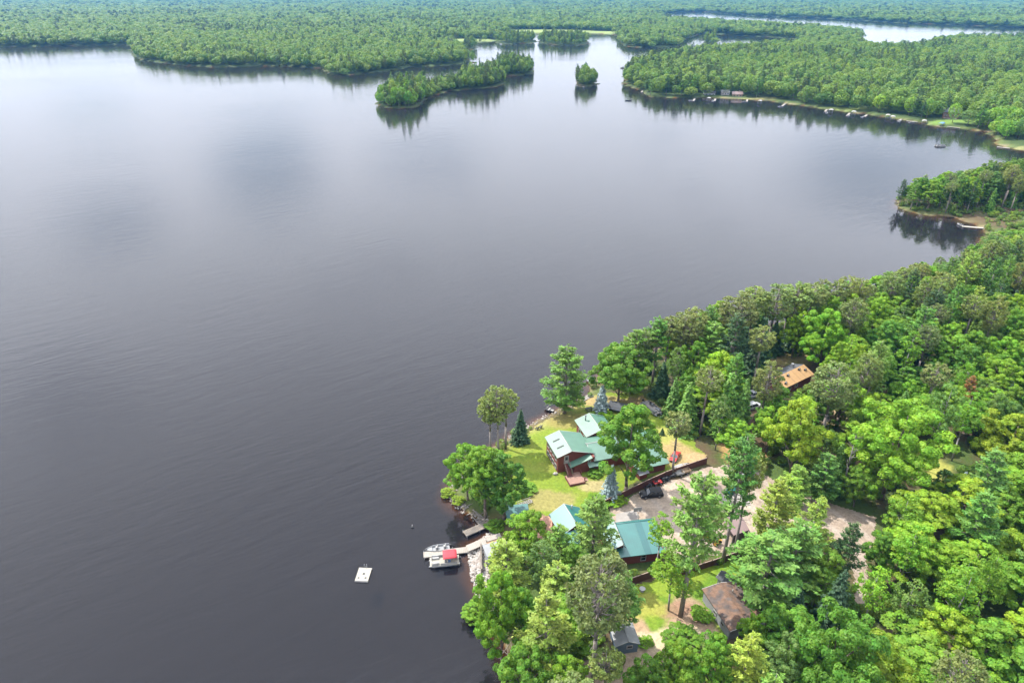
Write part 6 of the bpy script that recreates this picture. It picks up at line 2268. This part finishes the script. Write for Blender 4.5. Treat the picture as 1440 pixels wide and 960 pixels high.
# boat by the barn
t = put('small_rowboat', 'small white boat on a trailer right of the grey barn', 'boat', 1071, 838, R(-52))
hull(MB(), 3.6, 1.4, .5).build('hull', M_WHTPAINT, t)
for x in (-.7, .3): MB().box((x, 0, .42), (.26, 1.1, .05)).build('thwart', M_GREYROOF, t)
b = MB(); b.tube([(-1.5, .5, -.02), (1.6, .5, -.02), (3.2, 0, 0)], .05, 5); b.tube([(-1.5, -.5, -.02), (1.6, -.5, -.02), (3.2, 0, 0)], .05, 5); b.build('trailer_frame', M_BLACK, t)
t.location.z += .3
for s in (-1, 1): wheel(t, -.4, s * .75, .25, .14).location.z = -.05
# round white table top in the meadow
t = put('garden_table', 'round white garden table standing alone in the meadow', 'table', 903, 831)
MB().cyl((0, 0, .66), (0, 0, .71), .55, n=20).build('tabletop', M_WHITE, t)
MB().cyl((0, 0, 0), (0, 0, .66), .06, n=8).build('leg', M_WHITE, t)
b = MB(); b.cyl((0, 0, 0), (0, 0, .05), .3, n=14); b.build('foot', M_WHITE, t)
# posts and poles
def pole(label, px, py, h, r, m, arm=False, lean=(0, 0)):
    t = put('utility_pole', label, 'pole', px, py)
    MB().cyl((0, 0, -.3), (lean[0], lean[1], h), r, r * .75, 8).build('pole', m, t)
    MB().cyl((lean[0], lean[1], h), (lean[0], lean[1], h + .1), r * 1.1, r * .9, 8).build('cap', M_GREYMET, t)
    if arm:
        MB().box((lean[0], lean[1], h - .5), (1.8, .1, .12)).build('crossarm', m, t)
pole('short pale pole standing between the dark spruces right of the grey barn', 1130, 840, 3.4, .07, M_WHITE, lean=(.5, .3))
pole('grey post at the right front corner of the grey barn', 1071, 896, 4.6, .16, M_GREYWOOD)
pole('wooden power pole in the wood below the sunny clearing', 1313, 736, 9.0, .13, M_GREYWOOD, True)
# things at the beach right of the shore pine
dock('short grey dock on the beach behind the shore pine', GP(818, 564), GP(832, 556), 1.6, .75, M_GREYWOOD, 'beach_dock')
p = G(833, 538, .2); p.z = .1
fishing_boat('rowing_boat', 'white rowing boat at the beach beside the round broadleaf tree', p, R(140), 4.2, 1.5, M_WHITE)
t = thing('paddle_boat', 'small black and white paddle boat at the water edge left of the shore pine', 'boat', Vector((*G(773, 577, .2)[:2], .1)), R(-35))
hull(MB(), 2.6, 1.3, .4).build('hull', M_BLACK, t)
b = MB(); b.box((-.3, 0, .5), (.8, 1.1, .12)); b.box((-.7, 0, .75), (.1, 1.1, .4)); b.build('seat', M_WHITE, t)
MB().box((.8, 0, .48), (.8, .7, .08)).build('foredeck', M_WHITE, t)
# ------------------------------------------------------------------ the far shores: cottages, docks, lifts, boats
M_COTB = mat('brown cottage siding', (.14, .085, .055), .8, .2, 2)
M_COTW = mat('pale cottage siding', (.55, .54, .5), .7, .1, 2)


def cottage(label, px, py, rz, L_, W, H, mw, mr, chim=True):
    q = GP(px, py)
    t = thing('cottage', label, 'cottage', q, rz)
    w = MB(); w.b(-L_ / 2, L_ / 2, -W / 2, W / 2, -.5, H)
    for x in (-L_ / 2, L_ / 2 - .15): w.prism([(-W / 2, H), (W / 2, H), (0, H + W * .3)], x, x + .15, 'x')
    w.build('wall', mw, t)
    roof2('roof', t, -W / 2 - .5, W / 2 + .5, -L_ / 2 - .5, L_ / 2 + .5, 0, H - .1, H - .1, H + W * .32, mr, axis='u', ridge=mr)
    for k in range(3): window(t, -L_ * .32 + k * L_ * .32, -W / 2, H * .5, 1.6, 1.5)
    MB().b(-L_ * .4, L_ * .4, -W / 2 - 2.6, -W / 2 - .05, .3, .45).build('deck', M_GREYWOOD, t)
    if chim: MB().b(L_ * .2, L_ * .2 + .7, .6, 1.3, H + .3, H + W * .32 + 1.0).build('chimney', M_GREYROOF, t)
    HB.append((q.x, q.y, 6))
    return t


COT = [('grey roofed lakeside cottage on the far shore, left one of the three in a row', 997, 135, R(-5), 11, 8, 3.4, M_GREYWALL, M_SHINGLE),
       ('small white cottage on the far shore between the grey roofed and the brown one', 1019, 133.5, R(-3), 8, 6, 3.0, M_COTW, M_GREYROOF),
       ('low tan cottage on the far shore, right one of the three in a row', 1036, 136, R(-8), 10, 7, 2.8, M_TAN, M_BROWNROOF),
       ('tall brown cottage with a deck on the far lawn above the blue boat canopy', 1336, 166, R(-30), 12, 9, 5.2, M_COTB, M_SHINGLE),
       ('pale cottage half hidden by trees behind the far sandy beach', 1402, 172, R(-30), 10, 7, 3.2, M_COTW, M_GREYROOF)]
for c in COT: cottage(*c)


def lift(label, px, py, rz, can=M_WHITE):
    q = G(px, py, 0)
    t = thing('boat_lift', label, 'boat lift', q, rz, 'boat lifts along the far cottage shore')
    b = MB()
    for x in (-2.4, 2.4):
        for y in (-1.5, 1.5): b.cyl((x, y, -1), (x, y, 2.6), .08, n=5)
        b.box((x, 0, .3), (.12, 3.0, .12))
    for y in (-1.5, 1.5): b.box((0, y, .3), (4.8, .12, .12))
    b.build('frame', M_STEEL, t)
    if can is not None:
        pr_ = [(-1.9, 2.3), (-1.2, 2.75), (0, 2.95), (1.2, 2.75), (1.9, 2.3)]
        MB().loft([[(x, y, z) for y, z in pr_] + [(x, y, z - .06) for y, z in reversed(pr_)] for x in (-3.2, 3.2)]).build('canopy', can, t)
    return t


ORD = ['first', 'second', 'third', 'fourth', 'fifth', 'sixth', 'seventh', 'eighth', 'ninth', 'tenth', 'eleventh', 'twelfth', 'thirteenth', 'fourteenth', 'fifteenth', 'sixteenth', 'seventeenth',
       'eighteenth', 'nineteenth', 'twentieth'] + ['twenty-' + w for w in ('first', 'second', 'third', 'fourth', 'fifth', 'sixth', 'seventh', 'eighth', 'ninth')] + ['thirtieth'] + ['thirty-' + w for w in ('first', 'second', 'third', 'fourth', 'fifth', 'sixth', 'seventh', 'eighth', 'ninth')] + ['fortieth'] + ['forty-' + w for w in ('first', 'second', 'third', 'fourth', 'fifth', 'sixth', 'seventh', 'eighth', 'ninth')] + ['fiftieth'] + ['fifty-' + w for w in ('first', 'second', 'third', 'fourth', 'fifth', 'sixth', 'seventh', 'eighth', 'ninth')] + ['sixtieth'] + ['sixty-' + w for w in ('first', 'second', 'third', 'fourth', 'fifth', 'sixth', 'seventh', 'eighth', 'ninth')]
lifts = [(996, 141.5), (1068, 145.5), (1168, 158.5), (1200, 161), (1248, 166), (1255, 168), (1299, 174)]
for i, (x, y) in enumerate(lifts):
    lift('boat lift with white canopy on the far cottage shore, %s from the left' % ORD[i], x, y, R(60))
lift('boat lift with a blue canopy on the far cottage shore below the brown cottage', 1323, 177.5, R(40), M_BLUECLOTH)
fd = [(902, 130, 904, 127.5), (975, 142, 977, 139), (1005, 142, 1006, 139), (1050, 143, 1051, 140), (1100, 149, 1104, 146), (1160, 157, 1163, 154), (1191, 163, 1195, 159), (1216, 164, 1219, 161.5), (1263, 170, 1268, 167.5), (1275, 170, 1290, 171.5), (1332, 178, 1350, 180)]
for i, (x0, y0, x1, y1) in enumerate(fd):
    dock('pale dock on the far cottage shore, %s dock from its left end' % ORD[i], G(x0, y0, .6), G(x1, y1, .6), 1.6, .6, group='docks on the far cottage shore')
dock('pale dock at the tip of the far right shore', G(1402, 206.5, .6), G(1420, 208.5, .6), 2.0, .6)
dock('long white dock at the grassy inner side of the wooded point', G(1353, 318, .6), G(1383, 320.5, .6), 1.8, .6, M_CREAM)
mb = [(972, 142, 10, 'white'), (1002, 142.5, 80, 'white'), (1047, 143.5, 30, 'grey'), (1098, 150.5, 20, 'white'), (1162, 159, 70, 'white'), (1193, 163.5, 60, 'grey'), (1213, 165, 50, 'white'), (1265, 171, 50, 'white'), (1282, 173, 10, 'grey')]
for i, (x, y, a, c) in enumerate(mb):
    q = G(x, y, 0); q.z = .1
    fishing_boat('moored_boat', '%s boat moored on the far cottage shore, %s moored boat from the left' % (c, ORD[i]), q, R(a), 5.6, 2.1, M_WHTPAINT if c == 'white' else M_GREYMET, 'boats moored along the far cottage shore')
q = G(883, 142, .1); fishing_boat('fishing_boat', 'dark fishing boat drifting off the tip of the cottage shore', q, R(170), 6.5, 2.2, M_BLACK)
q = G(876, 96, .1); pontoon('pontoon_boat', 'dark roofed pontoon boat far off beside the small round island', q, R(20), 7.5, 3, M_BLACK, 0)
q = G(1322, 206, .1); pontoon('pontoon_boat', 'dark pontoon boat out on the water below the cottage shore', q, R(185), 7.5, 2.6, None, 0, M_GREYMET, M_GREYWOOD)
q = G(1350, 317, .1); fishing_boat('rowing_boat', 'small white boat at the outer end of the long white dock', q, R(100), 4.0, 1.5, M_WHITE)
# ------------------------------------------------------------------ labels of the remaining trees: by what they stand beside
LM = [(1115, 526, 'plywood roofed cabin'), (1240, 630, 'huge light green maple'), (1186, 650, 'white dead birch'), (1200, 735, 'gravel turnaround'), (1318, 662, 'sunny clearing'), (1297, 600, 'long trunked pale birch'),
      (1208, 808, 'lower gravel drive'), (1252, 740, 'twin trunked birch'), (1030, 850, 'grey barn'), (1148, 920, 'wide deep green tree'), (1150, 475, 'tree beyond the plywood roof'), (1366, 319, 'long white dock'),
      (1268, 275, 'tip of the wooded point'), (1435, 400, 'right edge below the point'), (1435, 560, 'right edge at half height'), (1435, 720, 'right edge beside the turnaround'), (1430, 940, 'bottom right corner'),
      (1300, 950, 'bottom edge right of the barn'), (1330, 840, 'lime crowns lower right'), (1280, 470, 'shady middle of the upper wood'), (1340, 390, 'small bay inside the point'), (1025, 440, 'widest pine of the shoreline row'), (1000, 535, 'lime topped round tree'),
      (1055, 675, 'white pickup truck'), (830, 860, 'big grey olive pine'), (765, 890, 'wide plumed golden pine'), (1360, 500, 'upper right wood'), (1400, 270, 'grassy neck of the wooded point'), (1340, 600, 'slender light green birch'),
      (1390, 640, 'right end of the sunny clearing'), (1200, 420, 'water beyond the shoreline row'), (869, 520, 'round tree behind the shelter')]
FAR = [(998, 135, 'grey roofed far cottage'), (1036, 136, 'tan far cottage'), (1336, 160, 'tall brown far cottage'), (1402, 170, 'pale far cottage'), (885, 118, 'cottage shore left tip'), (1100, 147, 'open far bank'), (1200, 158, 'middle far boat lifts'), (1260, 166, 'paired white boat lifts'),
       (560, 145, 'left end of long island'), (640, 120, 'middle of long island'), (705, 110, 'right end of long island'), (715, 100, 'back island'), (824, 116, 'small round island'), (725, 58, 'slim far island'), (790, 60, 'wide far island'), (660, 68, 'dot shaped far island'), (500, 100, 'round headland'),
       (300, 90, 'left peninsula shore'), (610, 90, 'left peninsula right tip'), (915, 62, 'wooded far knob'), (1000, 60, 'tiny far islet'), (210, 82, 'left peninsula left tip'), (400, 90, 'left peninsula middle shore'), (60, 62, 'far left shore')]
groups = {}
for (root, kind, colr, p, H, Rr) in TREES:
    if 'label' in root: continue
    qx, qy = P(p + Vector((0, 0, H * .6)))
    r = math.hypot(p.x, p.y)
    lms = FAR if r > 500 else LM
    best = min(lms, key=lambda l: math.hypot(l[0] - qx, (l[1] - qy) * (1.3 if r < 500 else 2.5)))
    dx, dy = qx - best[0], qy - best[1]
    if lms is FAR: di = 'left of' if dx < -14 else 'right of' if dx > 14 else 'at'
    elif abs(dx) > abs(dy): di = 'left of' if dx < 0 else 'right of'
    else: di = 'beyond' if dy < 0 else 'in front of'
    cat = root['category']
    groups.setdefault((COLWORD[colr] if kind != 'dead' else 'bleached', cat, best[2], di), []).append((math.hypot(dx, dy), root, r > 500))
for (cw, cat, lm, di), mem in groups.items():
    mem.sort(key=lambda m: m[0])
    for i, (d_, root, far_) in enumerate(mem):
        rk = '' if len(mem) == 1 else (', the nearest ' if i == 0 else ', %s nearest ' % ORD[i])
        root['label'] = ('%s %s%s%s the %s' % (cw, cat, rk if rk else ' ', di, lm)).replace('  ', ' ')
        root['group'] = 'trees of the far shores and islands' if far_ else 'trees of the near wood'
